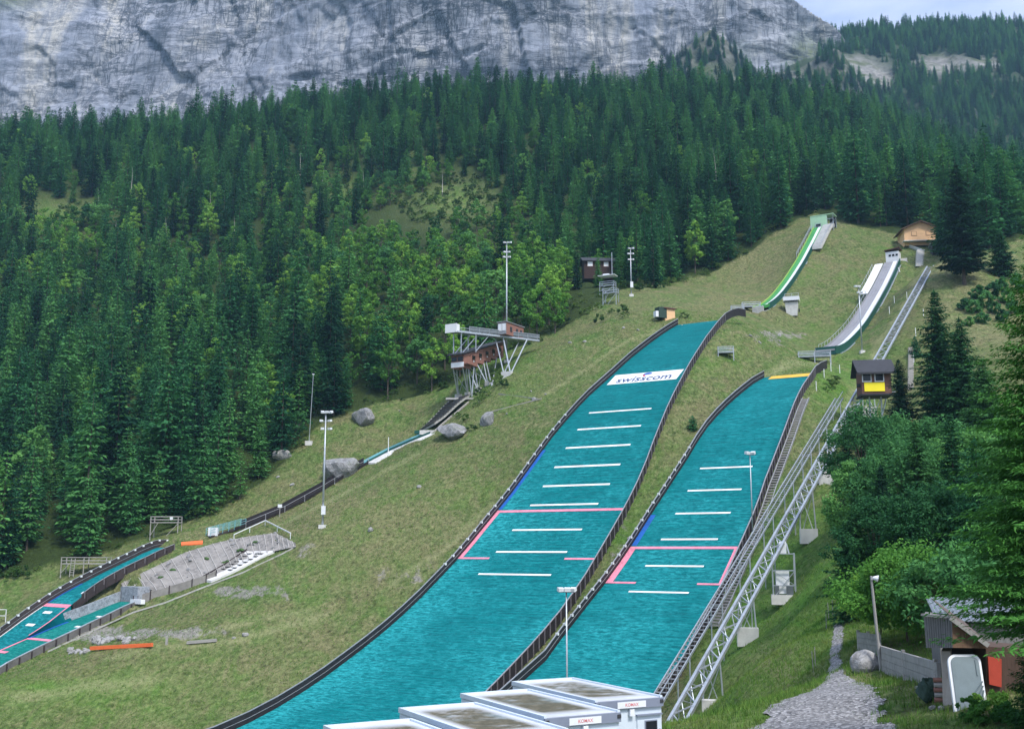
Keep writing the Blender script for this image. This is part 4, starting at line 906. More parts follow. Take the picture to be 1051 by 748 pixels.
for A_, B_ in ((sa[0], sb[0]), (sa[1], sb[1])): MB(O).wall(lifted(A_, B_), .38, .2, (1, 0, 0)).build('stringer', M_wood, s)
MB(O).box(G(439, 445, .2), (3.2, 1.6, .9)).build('lower_landing', M_concw, s); MB(O).box(G(472, 411, .3), (6.0, 2.0, .4)).build('upper_landing', M_conc, s)
tag(MB(G(437, 446)).box(Vector(G(429, 446, .5)), (1.4, .9, .7)).build('fence_marker', M_greenw), 'dark green padded block at the top of the pale turquoise in-run deck', 'block').location = G(437, 446)
p = G(398.5, 466); s = thing('marker_post', "slim white post beside the pale upper deck of the children's in-run", 'post', p); MB().box((0, 0, 1.7), (.14, .14, 3.6)).build('post', M_lamp, s)
EMBR = [rock_mesh('stone', s, 1, .9, .7, M_rock, 2) for s in (34, 35, 36)]
# ribbed embankment and the second in-run below it
M_emb = pm('shingle_lining', (.23, .22, .205), .95, .6, 1.3, bump=1.0); M_embrib = pm('lining_rib', (.33, .32, .30), .9, .25, 2)
tp = [G(*q, .4) for q in [(124,601),(150,588),(190,569),(222,559),(252,553),(282,549),(302,559)]]; bt = [G(*q, .35) for q in [(133,618),(166,609),(205,597),(235,586),(258,574),(284,567),(304,563)]]
s = thing('embankment', "grey ribbed shingle embankment between the children's slopes and the meadow", 'embankment', bt[2]); O = s.location
T_, B_ = dens(tp, 8), dens(bt, 8); MBs = MB(O); rows_ = 5
V_ = [[t.lerp(b2, k/rows_) + Vector((0, 0, math.sin(math.pi*k/rows_)*(.1 + .6*(vnoise(np.array([i*.9]), np.array([k*1.7]), 8)[0] - .5)))) for k in range(rows_ + 1)] for i, (t, b2) in enumerate(zip(T_, B_))]
for k in range(rows_): MBs.ribbon([c[k] for c in V_], [c[k + 1] for c in V_])
MBs.build('shingle_face', M_emb, s)
for i in range(1, len(V_) - 1, 2):
    r_ = MB(O)
    for k in range(rows_): r_.bar(V_[i][k] + Vector((0, 0, .04)), V_[i][k + 1] + Vector((0, 0, .04)), .13, .12)
    r_.build('rib', M_embrib, s)
for i_, (ax, ay) in enumerate([(165,596),(178,588),(212,577),(246,568),(232,580),(262,560)]):
    o = link('weed_tuft', rock_mesh('weed_tuft', 60 + i_, .7, .5, .35, pm('weed_green', (.05, .10, .03), .9, .5, 3), 2, .7)); o.location = G(ax, ay, .55); tag(o, 'green weed tuft growing on the ribbed shingle embankment', 'weed', 'weed tufts on the embankment')
for i_ in range(44):
    c_ = V_[int(rng.integers(1, len(V_) - 1))]; kk = rng.random()*rows_; q_ = c_[int(kk)].lerp(c_[int(kk) + 1], kk % 1); s_ = .18 + .4*rng.random()**2
    o = link('stone', EMBR[i_ % 3]); o.location = q_ + Vector((0, 0, s_*.2)); o.scale = (s_*1.3, s_, s_*.8); o.rotation_euler = (rng.random(), rng.random(), rng.random()*6); tag(o, 'grey stone bedded in the ribbed shingle embankment', 'stone', 'stones on the shingle embankment')
w2 = thing('retaining_wall', 'low brown-grey boarded wall with dark posts along the foot of the shingle embankment', 'wall', bt[1]); O = w2.location
q2 = dens([G(*q) for q in [(137,619),(166,611),(205,599),(222,593)]], 5); MB(O).wall([p - Vector((0, 0, .4)) for p in q2], 1.5, .15, (0, 1, 0)).build('wall_face', M_emb, w2)
for p in q2[::3]: MB(O).box(p + Vector((0, -.12, .4)), (.14, .14, 1.7)).build('post', M_dkkid, w2)
s = thing('in_run', "lower children's in-run of white grating laid below the shingle embankment", 'ski jump', G(240, 583)); O = s.location
L_, R_2 = dens([G(*q, .35) for q in [(207,596),(230,583),(253,567.5)]], 6), dens([G(*q, .35) for q in [(217,598),(246,585),(282,567)]], 6)
MB(O).ribbon(L_, R_2, .4).build('deck', M_concw, s)
for i in range(5, 12):
    for f in (.28, .72):
        c_ = L_[i].lerp(R_2[i], f); MB(O).box(c_ + Vector((0, 0, .03)), (.95, .75, .06), Matrix.Rotation(-KA, 3, 'Z')).build('opening', M_dkroof, s)
MB(O).wall([p + Vector((0, .2, -.3)) for p in L_], .75, .15, (0, 1, 0)).build('side_board', M_dkkid, s)
s = thing('footpath_kerb', "pale edging strip running along the lower side of the children's in-run", 'kerb', G(200, 612)); O = s.location
KP = dens([G(*q, .1) for q in [(50,668),(100,645),(137,628),(170,618),(210,602),(250,587),(290,568),(303,561)]], 6); MB(O).ribbon([p + Vector((0, .35, 0)) for p in KP], [p - Vector((0, .35, 0)) for p in KP], .25).build('strip', M_conc, s)
s = thing('handrail', 'pale angled handrail at the top end of the shingle embankment', 'railing', G(285, 545)); O = s.location; b = MB(O)
hp = [G(240, 554, 1.0), G(272, 539.5, 1.0), G(298, 553, 1.0), G(322, 520, .6)]
b.bar(hp[0], hp[1], .14).bar(hp[1], hp[2], .16); 
for p in (*hp[:3], hp[1].lerp(hp[2], .5), hp[0].lerp(hp[1], .5)): b.bar(down(p, -.2), p, .1)
b.build('rail', M_lamp, s)
# stone block at the head of the lower slope
s = thing('stone_block', 'square grey stone take-off block above the lower children\'s slope', 'block', KID2.P(8.6, 0)); O = s.location
M_stonew = rock_mat('cut_grey_stone', (.33, .36, .40), .05)
p0 = KID2.P(8.6, 0); Rz = Matrix.Rotation(-KA, 3, 'Z')
MB(O).box(p0 + Vector((KID2.a[0]*1.2, KID2.a[1]*1.2, .9)), (5.0, 2.2, 3.0), Rz).build('block', M_stonew, s)
MB(O).box(p0 + Vector((KID2.a[0]*-.2 + 2.3, KID2.a[1]*-.2 - 1.6, .1)), (3.0, .8, .7), Rz).build('white_lip', M_white, s)
MB(O).wall([KID2.P(t, KID2.l(t) + .15, -.3) for t in np.linspace(-1.4, 8.6, 12)], 1.9, .25, Vector((KID2.n[0], KID2.n[1], 0))).build('side_wall', M_stonew, s)
def beam(label, q1, q2, w, h, mat, name='beam', cat='beam', lift=.3):
    a, b2 = G(*q1, lift), G(*q2, lift); c = (a + b2)/2; o = MB(c).bar(a, b2, w, h).build(name, mat); o.location = c; return tag(o, label, cat)
beam('long orange padded beam lying in the grass in front of the rubble pile', (93,669), (156,665.5), .45, .5, M_orange, 'padded_beam', 'beam', .55)
beam('short timber plank lying on the meadow right of the rubble pile', (192,661), (222,658.5), .5, .4, M_wood, 'plank', 'plank', .25)
beam('pale pipe lying on the grass left of the tall white-boxed mast', (404,448), (448,432), .01, .01, M_wood, 'pipe', 'pipe', -.5) if False else None
beam('thin fallen rail on the grass below the judges tower', (512,405), (552,410), .22, .2, M_wood, 'fallen_rail', 'rail', .15)
beam('curved hose section lying on the grass under the walkway leg', (500,424), (556,409.5), .2, .16, M_wood, 'hose', 'hose', .1)
p = G(171, 661); s = thing('marker_stake', 'short timber stake in the grass between the orange beam and the plank', 'stake', p); MB().box((0, 0, .4), (.3, .3, 1.4)).build('stake', M_wood, s)
p = G(287, 530); s = thing('small_sign', 'little white sign on a post beside the black in-run boards', 'sign', p); MB().box((0, 0, .9), (.1, .1, 2.0)).build('post', M_wood, s); MB().box((0, -.05, 2.0), (.8, .08, .6)).build('panel', M_lamp, s)
p = G(1, 667); s = thing('gate_frame', "white tubular frame standing at the left edge of the upper children's slope", 'frame', G(1, 640)); b = MB()
for x in (-1.0, .7): b.box((x, 0, 1.0), (.1, .1, 2.6))
b.box((-.15, 0, 2.3), (1.8, .1, .1)).box((-.15, 0, 1.3), (1.8, .1, .1)); b.build('frame', M_lamp, s)

# ------------------------------------------------------------------ site containers
def cont_mat():
    k = N('container_roof'); v = k.coord('Object'); a = k.noise(v, .8, 6, .7, .8); b = k.noise(v, 4, 5, .75); 
    sx = k.n('ShaderNodeSeparateXYZ'); k.l(v, sx.inputs[0])
    ex = k.math('SUBTRACT', 1.15, k.math('ABSOLUTE', sx.outputs[0])); ey = k.math('SUBTRACT', 2.45, k.math('ABSOLUTE', sx.outputs[1]))
    ins = k.math('MULTIPLY', k.ramp(ex, [(.12, 0.0), (.42, 1.0)]), k.ramp(ey, [(.15, 0.0), (.8, 1.0)]))
    dirt = k.math('MULTIPLY', ins, k.ramp(k.math('ADD', a, k.attr_obj()), [(.22, 0.0), (.50, 1.0)]))
    moss = k.ramp(b, [(.3, (.05, .05, .03)), (.55, (.13, .115, .075)), (.75, (.24, .22, .17))]); wet = k.ramp(b, [(.3, (.10, .14, .15)), (.7, (.30, .36, .37))])
    d = k.mix(k.ramp(k.noise(v, .45, 3, .5), [(.45, 0.0), (.58, 1.0)]), moss, wet)
    k.col(k.mix(dirt, k.ramp(a, [(.3, (.46, .49, .52)), (.7, (.62, .65, .68))]), d)); k.rough(.5); k.bump(b, .2, .02); return k.m
def _ao(s):
    x = s.n('ShaderNodeObjectInfo'); return s.math('MULTIPLY', s.math('SUBTRACT', x.outputs['Random'], .5), .16)
N.attr_obj = _ao
M_croof = cont_mat(); M_cwall = pm('container_white', (.58, .66, .73), .45, .1, 1.5); M_fascia = pm('container_grey_blue', (.20, .23, .30), .5, .15, 2); M_redl = pm('faded_red_letters', (.62, .16, .17), .6, .2, 5)
cyaw = R(28); CW, CL, CH = 2.5, 5.4, 2.62
cm = Matrix.Rotation(cyaw, 3, 'Z'); zroof = -4.62
fl0 = Vector((2.52, 33.8, 0)); step = Vector((-1.64, -3.12, 0))
clabels = ['rightmost white site container, the one showing its door and dark window', 'white site container second from the right, roof stained blue-grey', 'white site container third from the right, roof stained brown', 'leftmost and nearest white site container, its roof mossy']
for i in range(4):
    c = fl0 + step*i + cm @ Vector((CW/2, CL/2, 0)); s = thing('site_container', clabels[i], 'container', (c.x, c.y, zroof - CH), cyaw, 'row of white site containers')
    MB().box((0, 0, CH/2 - .05), (CW - .06, CL - .06, CH - .1)).build('body', M_cwall, s)
    rf = MB().box((0, 0, CH - .02), (CW - .12, CL - .1, .06)).build('roof', M_croof, s)
    b = MB()
    for x in (-1, 1): b.box((x*(CW/2 - .045), 0, CH - .01), (.09, CL, .14))
    b.box((0, CL/2 - .05, CH - .01), (CW - .2, .1, .14)); b.build('roof_edge', M_cwall, s)
    fa = MB().box((0, -CL/2 - .012, CH - .13), (CW, .08, .26)).build('fascia', M_fascia, s)
    sg = MB().box((.05, -CL/2 - .058, CH - .14), (1.05, .02, .19)).build('sign', M_lamp, fa)
    lettering('KOMAX', .135, M_redl, 'lettering', lambda x, y: Vector((.05 + x, -CL/2 - .071, CH - .185 + y)), sg)
    for x in (-1, 1): MB().box((x*(CW/2 - .07), -CL/2 - .06, CH - .1), (.12, .03, .1)).build('corner_fitting', M_dkroof, s)
    d = MB().box((.72, -CL/2 + .02, 1.0), (.88, .06, 2.0)).build('door', M_cwall, s); MB().box((.72, -CL/2 - .02, 2.14), (.95, .1, .045)).build('drip_rail', M_fascia, s)
    wn = MB().box((.78, -CL/2 - .02, 1.74), (.46, .04, .46)).build('door_window', M_fascia, d); MB().box((.78, -CL/2 - .045, 1.74), (.40, .03, .40)).build('pane', M_glass, wn); MB().box((1.1, -CL/2 - .03, 1.62), (.04, .06, .14)).build('handle', M_rail, d)
    MB().box((0.05, -CL/2 - .04, CH - .38), (.16, .1, .2)).build('vent_box', M_lamp, s)
    b = MB()
    for x in (-1, 1):
        for y in np.arange(-2.2, 2.5, .9): b.box((x*(CW/2 - .02), y, CH/2), (.03, .5, CH - .5))
    b.build('wall_ribs', M_cwall, s)

# ------------------------------------------------------------------ shed corner at the lower right
def fence_planks(name, label, q1, q2, h, rows, mat):
    a, b2 = G(*q1), G(*q2); s = thing(name, label, 'wall', (a + b2)/2); O = s.location
    for r_ in range(rows):
        z = h*(r_ + .5)/rows - .15; MB(O).bar(a + Vector((0, 0, z)), b2 + Vector((0, 0, z)), .12 + .02*(r_ % 2), h/rows - .015).build('plank', mat, s)
    for f in (.02, .5, .98): p = a.lerp(b2, f); MB(O).box(p + Vector((0, .12, h/2 - .2)), (.14, .14, h + .3)).build('post', M_wood, s)
    return s
M_plank = pm('grey_planks', (.29, .285, .27), .85, .35, 3, stretch=(5, 1, 1))
fence_planks('timber_wall', 'long grey plank retaining wall between the boulder and the shed', (903,685), (965,711), 1.25, 4, M_plank)
fence_planks('timber_wall', 'short stepped grey plank wall behind the pale boulder', (882,668), (904,672), 1.2, 4, M_plank)
rock('pale rounded boulder at the end of the plank wall beside the path', G(888, 689, .36), .66, .5, .62, 41, M_rockw)
b = G(904.5, 688); tp_ = at(894, 591, b.y - .2); s = thing('loudspeaker_pole', 'leaning grey timber pole with a white horn loudspeaker at its top', 'pole', b)
MB(b).tube(b - Vector((0, 0, .3)), tp_, .085, .06, 10).build('pole', M_plank, s)
sp = MB(b).tube(tp_ + Vector((.05, -.05, -.08)), tp_ + Vector((.30, -.12, -.12)), .06, .17, 12).build('horn', M_lamp, s); MB(b).tube(tp_ + Vector((.30, -.12, -.12)), tp_ + Vector((.31, -.122, -.122)), .15, .15, 12).build('horn_mouth', M_rail, sp); MB(b).box(tp_ + Vector((.02, -.06, -.1)), (.14, .1, .16)).build('bracket', M_rail, s)
for i, (x, y, h) in enumerate([(835,689,1.15),(837,685,1.2),(848,645,1.3),(851,637,1.5),(855,634,1.5),(860.6,622,1.0)]):
    p = G(x, y); s = thing('fence_stake', 'thin pale fence stake leaning in the grass along the gravel path', 'stake', p, group='fence stakes along the gravel path'); MB().bar((0, 0, -.1), (.05*(i % 3 - 1), 0, h), .045).build('stake', M_plank, s)
YS = 38.5
A_ = lambda x, y, dY=0.0: at(x, y, YS + dY)
gz = G(985, 728).z
sd_ = thing('timber_shed', 'weathered timber shed with a gabled corrugated roof and overhanging grey front', 'shed', Vector((A_(990, 700).x, YS + 1.5, gz))); O = sd_.location
M_greyb = pm('grey_vertical_boards', (.17, .17, .165), .85, .5, 5, stretch=(7, 7, .6)); M_corr = pm('brown_corrugated_sheet', (.13, .10, .085), .6, .3, 2); M_lcorr = pm('pale_corrugated_sheet', (.16, .19, .22), .7, .25, 1.5); M_beige = pm('beige_render', (.40, .36, .32), .9, .25, 2)
fr = [A_(948, 632, .9), A_(977, 634.5), A_(977.8, 664.5), A_(950.5, 664.5, .9)]; MB(O).prism(fr, (1.05, 2.6, 0)).build('front_boards', M_greyb, sd_)
b = MB(O)
for i in range(1, 12): f = i/12; b.bar(fr[0].lerp(fr[1], f) + Vector((0, -.012, 0)), fr[3].lerp(fr[2], f) + Vector((0, -.012, 0)), .008, .008)
b.build('board_joints', M_dkroof, sd_)
MB(O).bar(A_(946, 630.5, .8), A_(977.5, 633, -.1), .12, .07).build('fascia_trim', M_plank, sd_)
MB(O).prism([A_(977.1, 635), A_(1010, 658), A_(1012, 665), A_(977.9, 664.4)], (.2, 2.4, 0)).build('gable_boards', pm('brown_gable_boards', (.16, .10, .065), .85, .45, 4, stretch=(6, 6, .6)), sd_)
ra, rb_ = A_(975, 632.5, -.12), A_(1014, 661, -.12); dv = Vector((1.3, 5.0, .35)); nw = 26
b = MB(O); L1 = []; L2 = []
for i in range(nw + 1): 
    f = i/nw; z = Vector((0, 0, .035*(i % 2) + .05)); b_ = ra.lerp(rb_, f)
    L1.append(b_ + z); L2.append(b_ + dv + z)
b.ribbon(L1, L2, .03).build('roof', M_corr, sd_); MB(O).bar(ra + Vector((0, -.03, -.04)), rb_ + Vector((0, -.03, -.04)), .06, .16).build('barge_board', M_plank, sd_)
MB(O).prism([A_(1012, 663, .3), A_(1075, 668, .1), A_(1075, 735, .1), A_(1012, 732, .3)], (.2, 3.0, 0)).build('side_wall', pm('dark_shed_boards', (.085, .055, .042), .85, .45, 4, stretch=(6, 6, .6)), sd_)
MB(O).prism([A_(966, 668, .7), A_(975.5, 668, .55), A_(978, 736, .4), A_(968, 734, .7)], (1.1, 2.5, 0)).build('pier', M_beige, sd_)
MB(O).prism([A_(976, 664.4, 1.6), A_(1013, 664.4, 1.5), A_(1013, 735, 1.5), A_(976, 735, 1.6)], (0, .2, 0)).build('dark_back_wall', M_dkroof, sd_)
MB(O).prism([A_(1014, 673.5, .18), A_(1028, 676, .16), A_(1028, 705, .16), A_(1015.5, 702, .18)], (.02, .1, 0)).build('red_door', M_red, sd_)
rs_ = thing('rear_shed', 'flat shed with a pale corrugated roof just behind the timber shed', 'shed', down(A_(1010, 640, 8))); O = rs_.location; b = MB(O); L1 = []; L2 = []
qa, qb = A_(961, 636, 6), A_(1085, 640, 6); dv = Vector((.9, 3.4, .75))
for i in range(61): f = i/60; z = Vector((0, 0, .04*(i % 2))); L1.append(qa.lerp(qb, f) + z); L2.append(qa.lerp(qb, f) + dv + z)
b.ribbon(L1, L2, .04).build('roof', M_lcorr, rs_); b = MB(O); qd = [qa + Vector((.2, .3, -.12)), qb + Vector((-.2, .3, -.12))]; zlo = Vector((0, 0, -3.2)); b.prism([qd[0], qd[1], qd[1] + zlo, qd[0] + zlo], (.6, 2.5, 0)); b.build('wall', M_greyb, rs_)
# rounded grey panel with a white rim leaning at the shed
pn = thing('leaning_panel', 'big grey round-cornered panel with a white rim leaning against the shed', 'panel', A_(981, 731, -.5)); O = pn.location
pa_, pb_, pd_ = A_(971.5, 671.5, .2), A_(1005, 671.5, .25), A_(979.5, 732, -.5); ux = (pb_ - pa_); W__ = ux.length; ux.normalize(); uy = (pd_ - pa_); Hh = uy.length; uy.normalize(); un = ux.cross(uy).normalized()
if un.y > 0: un = -un
def rr(w0, w1, h0, h1, r_, n=8):
    o = []
    for cx, cy, a0 in ((w1 - r_, h0 + r_, -90), (w0 + r_, h0 + r_, 180)):
        for k in range(n + 1): a = R(a0 + 90*(k/n) if a0 == -90 else a0 + 90*k/n); 
        if a0 == -90: o += [(cx + r_*math.cos(R(0 - 90*k/n)), cy + r_*math.sin(R(0 - 90*k/n))) for k in range(n + 1)]
        else: o += [(cx + r_*math.cos(R(-90 - 90*k/n)), cy + r_*math.sin(R(-90 - 90*k/n))) for k in range(n + 1)]
    return [(w1, h1)] + o + [(w0, h1)]
pl = lambda P_, d: [pa_ + ux*x + uy*y + un*d for x, y in P_]
MB(O).prism(pl(rr(0, W__, 0, Hh, .28), -.05), un*.10).build('rim', M_lamp, pn)
M_pgrey = pm('grey_teal_panel', (.15, .20, .22), .5, .25, 1.2); MB(O).prism(pl(rr(.09, W__ - .09, .09, Hh - .02, .22), .052), un*.03).build('face', M_pgrey, pn)
b = MB(O)
for k in range(3): b.bar(pa_ + ux*(.75 + .12*k) + uy*(1.35 + .1*k) + un*.1, pa_ + ux*(1.1) + uy*(.95 + .15*k) + un*.1, .03)
b.bar(pa_ + ux*.95 + uy*.2 + un*.1, pa_ + ux*.95 + uy*.75 + un*.1, .03).build('ridges', M_pgrey, pn)
# tarpaulin heap and split logs
g = G(953, 722); tm = rock_mesh('tarpaulin', 77, .40, .35, .56, pm('dark_green_tarpaulin', (.03, .06, .045), .7), 4, .8); o = link('tarpaulin', tm); o.location = g + Vector((0, .1, .45)); tag(o, 'dark green tarpaulin bundled over firewood beside the shed', 'tarpaulin')
lw = MB(); 
for r_ in range(5):
    p = G(964.5, 721) + Vector((.02*(r_ % 2), -.1, .12 + .17*r_)); o = MB(p).tube(p + Vector((-.22, 0, 0)), p + Vector((.2, -.12, .02)), .085, .075, 7).build('firewood_log', M_wood if r_ % 2 else M_brown); o.location = p; tag(o, 'split log in the short stack beside the green tarpaulin', 'log', 'stacked firewood logs')
stones(4, 'white stone on the ground in front of the tarpaulin', 'white stones by the tarpaulin', lambda i: (G((945, 957, 942, 966)[i], (716, 728, 708, 729)[i], .08), .13))

# ------------------------------------------------------------------ trees
def leaf_mat(name, dark, mid, light, trans=.25, scale=.6, bright_attr=True):
    k = N(name); oi = k.n('ShaderNodeObjectInfo'); v = k.coord('Object'); a = k.noise(v, scale, 4, .7); g = k.geo(); f = k.noise(g, 2.2, 3, .7)
    r = k.math('ADD', k.math('MULTIPLY', a, .40), k.math('ADD', k.math('MULTIPLY', oi.outputs['Random'], .50), k.math('MULTIPLY', f, .22)))
    c = k.ramp(r, [(.33, dark), (.54, mid), (.80, light)])
    k.col(c); k.rough(.75); k.b.inputs['Specular IOR Level'].default_value = .15
    tr = k.n('ShaderNodeBsdfTranslucent'); k.l(c, tr.inputs[0]); mx = k.n('ShaderNodeMixShader'); mx.inputs[0].default_value = trans
    k.l(k.b.outputs[0], mx.inputs[1]); k.l(tr.outputs[0], mx.inputs[2]); k.l(mx.outputs[0], k.out.inputs['Surface']); return k.m
M_spruce = leaf_mat('spruce_needles', (.007, .052, .024), (.032, .15, .052), (.11, .30, .075), .28)
M_spruce_near = leaf_mat('spruce_needles_near', (.008, .038, .010), (.024, .10, .020), (.07, .22, .038), .25, 1.1); M_spruce_hero = leaf_mat('dark_spruce_needles', (.008, .042, .018), (.021, .095, .034), (.065, .19, .05), .25, .8)
M_leafy = leaf_mat('broad_leaves', (.04, .14, .028), (.105, .28, .045), (.25, .46, .075), .38)
M_leafd = leaf_mat('dark_broad_leaves', (.022, .10, .034), (.068, .215, .064), (.16, .37, .09), .34, .4)
M_bush = leaf_mat('bush_leaves', (.03, .08, .02), (.07, .15, .03), (.15, .24, .06), .3)
k = N('tree_bark'); v_ = k.coord('Object', (6, 6, 1)); a_ = k.noise(v_, 2, 6, .7); k.col(k.ramp(a_, [(.3, (.035, .028, .022)), (.6, (.11, .09, .075)), (.8, (.20, .18, .16))])); k.rough(.95); M_bark = k.m
M_pale = pm('bleached_wood', (.40, .385, .36), .9, .3, 3)
def spruce_mesh(H_, Rb, nlev, seed, mat, ns=6, size=1.0, base=.06, droop=.35, gap=.0, twig=False, fine=1.0, power=.72):
    r = np.random.default_rng(seed); V = []; 
    for i in range(nlev):
        f = base + (1 - base)*(i + .5*r.random())/nlev; h = f*H_
        rad = Rb*((1 - f)**power)*(.78 + .4*r.random()) + .12
        if f < .25: rad *= .6 + 1.6*f
        nb = int(5 + 4*(1 - f)*r.random() + 2)
        a0 = r.random()*6.28
        for b in range(nb):
            if r.random() < gap: continue
            a = a0 + 6.283*b/nb + r.normal()*.22; L = rad*(.72 + .5*r.random()); ca, sa = math.cos(a), math.sin(a)
            dr = droop*(1.15 - f) + .08*r.normal(); up = .16*f
            cnt = max(3, int(ns*(L/Rb)**.7 + 1.5))
            for s in range(cnt):
                u = (s + .35 + .5*r.random())/cnt; x = L*u
                zz = h - dr*x*(1 - .35*u) + up*x - .04*L
                sides = (0,) if not twig else (-1, 1)
                for sd in sides:
                    ln = size*(.55 + .5*r.random())*(1.1 - .45*u)*min(1.25, .45 + L/Rb); wd = ln*fine*(.38 + .2*r.random())
                    ang = a + (sd*(.55 + .5*r.random()) if sd else r.normal()*.75); dx, dy = math.cos(ang), math.sin(ang); dz = -.25 - .55*r.random() + .25*u
                    px_, py_, pz_ = ca*x + r.normal()*.05*L, sa*x + r.normal()*.05*L, zz + r.normal()*.05
                    if sd: 
                        off = .0
                    tx, ty, tz = px_ + dx*ln, py_ + dy*ln, pz_ + dz*ln
                    mx, my, mz = px_ + dx*ln*.45, py_ + dy*ln*.45, pz_ + dz*ln*.3
                    roll = r.normal()*.5; wx, wy, wz = -dy*wd*.5, dx*wd*.5, roll*wd*.5
                    V += [(px_, py_, pz_), (mx + wx, my + wy, mz + wz), (tx, ty, tz), (mx - wx, my - wy, mz - wz)]
    # leader
    for q in range(5): a = r.random()*6.28; V += [(0, 0, H_*.955), (.22*math.cos(a), .22*math.sin(a), H_*.97), (0, 0, H_*1.015), (-.05*math.cos(a), -.05*math.sin(a), H_*.98)]
    Q = np.arange(len(V)).reshape(-1, 4); return mesh_np('crown', V, Q, mat)
def trunk_mesh(H_, r0, mat=None, n=7, bend=0.0):
    V = []; lv = 7
    for i in range(lv):
        f = i/(lv - 1); rr = r0*(1 - .93*f)*(1.25 if i == 0 else 1)
        for k in range(n): a = 6.283*k/n; V.append((rr*math.cos(a) + bend*math.sin(f*3), rr*math.sin(a), -.5 + f*(H_ + .3)))
    Q = [(i*n + k, i*n + (k + 1) % n, (i + 1)*n + (k + 1) % n, (i + 1)*n + k) for i in range(lv - 1) for k in range(n)]
    return mesh_np('trunk', V, Q, mat or M_bark, True)
def broad_mesh(H_, Rx, seed, mat, clumps=45, per=32, leaf=.5, base=.25, lobes=.35):
    r = np.random.default_rng(seed); C = []
    for i in range(clumps):
        u = r.random(); th = r.random()*6.283; z = 2*u - 1; q = math.sqrt(max(0, 1 - z*z)); rad = (.45 + .55*r.random()**.6)
        prof = 1.0 - .35*max(0, z) - .15*max(0, -z)
        C.append((q*math.cos(th)*Rx*rad*prof*(1 + lobes*(r.random() - .5)), q*math.sin(th)*Rx*rad*prof*(1 + lobes*(r.random() - .5)), H_*(base + (1 - base)*(.5 + .47*z*rad)), Rx*(.13 + .2*r.random()**1.5)))
    C = np.array(C); n = clumps*per; ci = np.repeat(np.arange(clumps), per); d = r.normal(size=(n, 3)); d /= np.linalg.norm(d, axis=1)[:, None]
    d[:, 2] = d[:, 2]*.8 + .12; p = C[ci, :3] + d*C[ci, 3:4]*(.55 + .5*r.random((n, 1)))
    nn = d + r.normal(size=(n, 3))*.6; nn[:, 2] += .5; nn /= np.linalg.norm(nn, axis=1)[:, None]
    t = np.cross(nn, r.normal(size=(n, 3))); t /= np.linalg.norm(t, axis=1)[:, None] + 1e-9; bt = np.cross(nn, t); s = leaf*(.6 + .7*r.random((n, 1)))
    V = np.stack([p - t*s*.55, p + bt*s*.28 - nn*s*.05, p + t*s*.55 - nn*s*.16, p - bt*s*.28 - nn*s*.05], 1).reshape(-1, 3)
    return mesh_np('crown', V, np.arange(len(V)).reshape(-1, 4), mat), C
def limbs_mesh(H_, C, r0, base, seed, k=14):
    b = MB(); r = np.random.default_rng(seed); top_ = Vector((0, 0, H_*(base + .45*(1 - base)))); b.tube((0, 0, -.5), (0, 0, H_*base*.8), r0, r0*.75, 7).tube((0, 0, H_*base*.8), top_, r0*.75, r0*.3, 7)
    for c in C[r.permutation(len(C))[:k]]:
        f = .15 + .6*r.random(); s = Vector((0, 0, H_*base*.7)).lerp(top_, f); e = Vector(c[:3]); m = s.lerp(e, .55) + Vector((0, 0, .06*H_*r.random())); b.tube(s, m, r0*.32, r0*.2, 5, False).tube(m, e, r0*.2, r0*.06, 5, False)
    me = bpy.data.meshes.new('trunk'); me.from_pydata(b.v, [], b.f); me.materials.append(M_bark); return me
SPR = [(spruce_mesh(20, 3.9, 30, 1, M_spruce, 9, 1.25), trunk_mesh(19, .24)), (spruce_mesh(20, 3.3, 32, 2, M_spruce, 8, 1.15), trunk_mesh(19, .22)), (spruce_mesh(20, 4.7, 28, 3, M_spruce, 9, 1.3), trunk_mesh(19, .26)),
       (spruce_mesh(20, 3.2, 24, 4, M_spruce, 6, 1.05, .12, .45, .22), trunk_mesh(19, .2)), (spruce_mesh(20, 3.9, 27, 5, M_spruce, 7, 1.2, .04, .3, .1), trunk_mesh(19, .25))]
BRD = []
for sd, Hh_, Rr_, m_ in ((11, 12, 3.6, M_leafy), (12, 13, 3.0, M_leafy), (13, 10, 3.4, M_leafd), (14, 14, 3.3, M_leafd)):
    cm_, C_ = broad_mesh(Hh_, Rr_, sd, m_, 42, 40, .62, .18); BRD.append((cm_, limbs_mesh(Hh_, C_, .17, .18, sd)))
BSH = [broad_mesh(2.0, 1.3, s, M_bush, 14, 45, .28, .0)[0] for s in (21, 22)]
def tree(kind, var, p, scale, label, group=None, name=None, cat=None, rz=None, sc3=None):
    cm_, tm_ = var; t = thing(name or ('spruce_tree' if kind == 's' else 'broadleaf_tree'), label, cat or ('spruce' if kind == 's' else 'tree'), p, rng.random()*6.28 if rz is None else rz, group)
    t.scale = sc3 or (scale*(.9 + .25*rng.random()),)*2 + (scale,)
    link('crown', cm_, None, t); link('trunk', tm_, None, t); return t
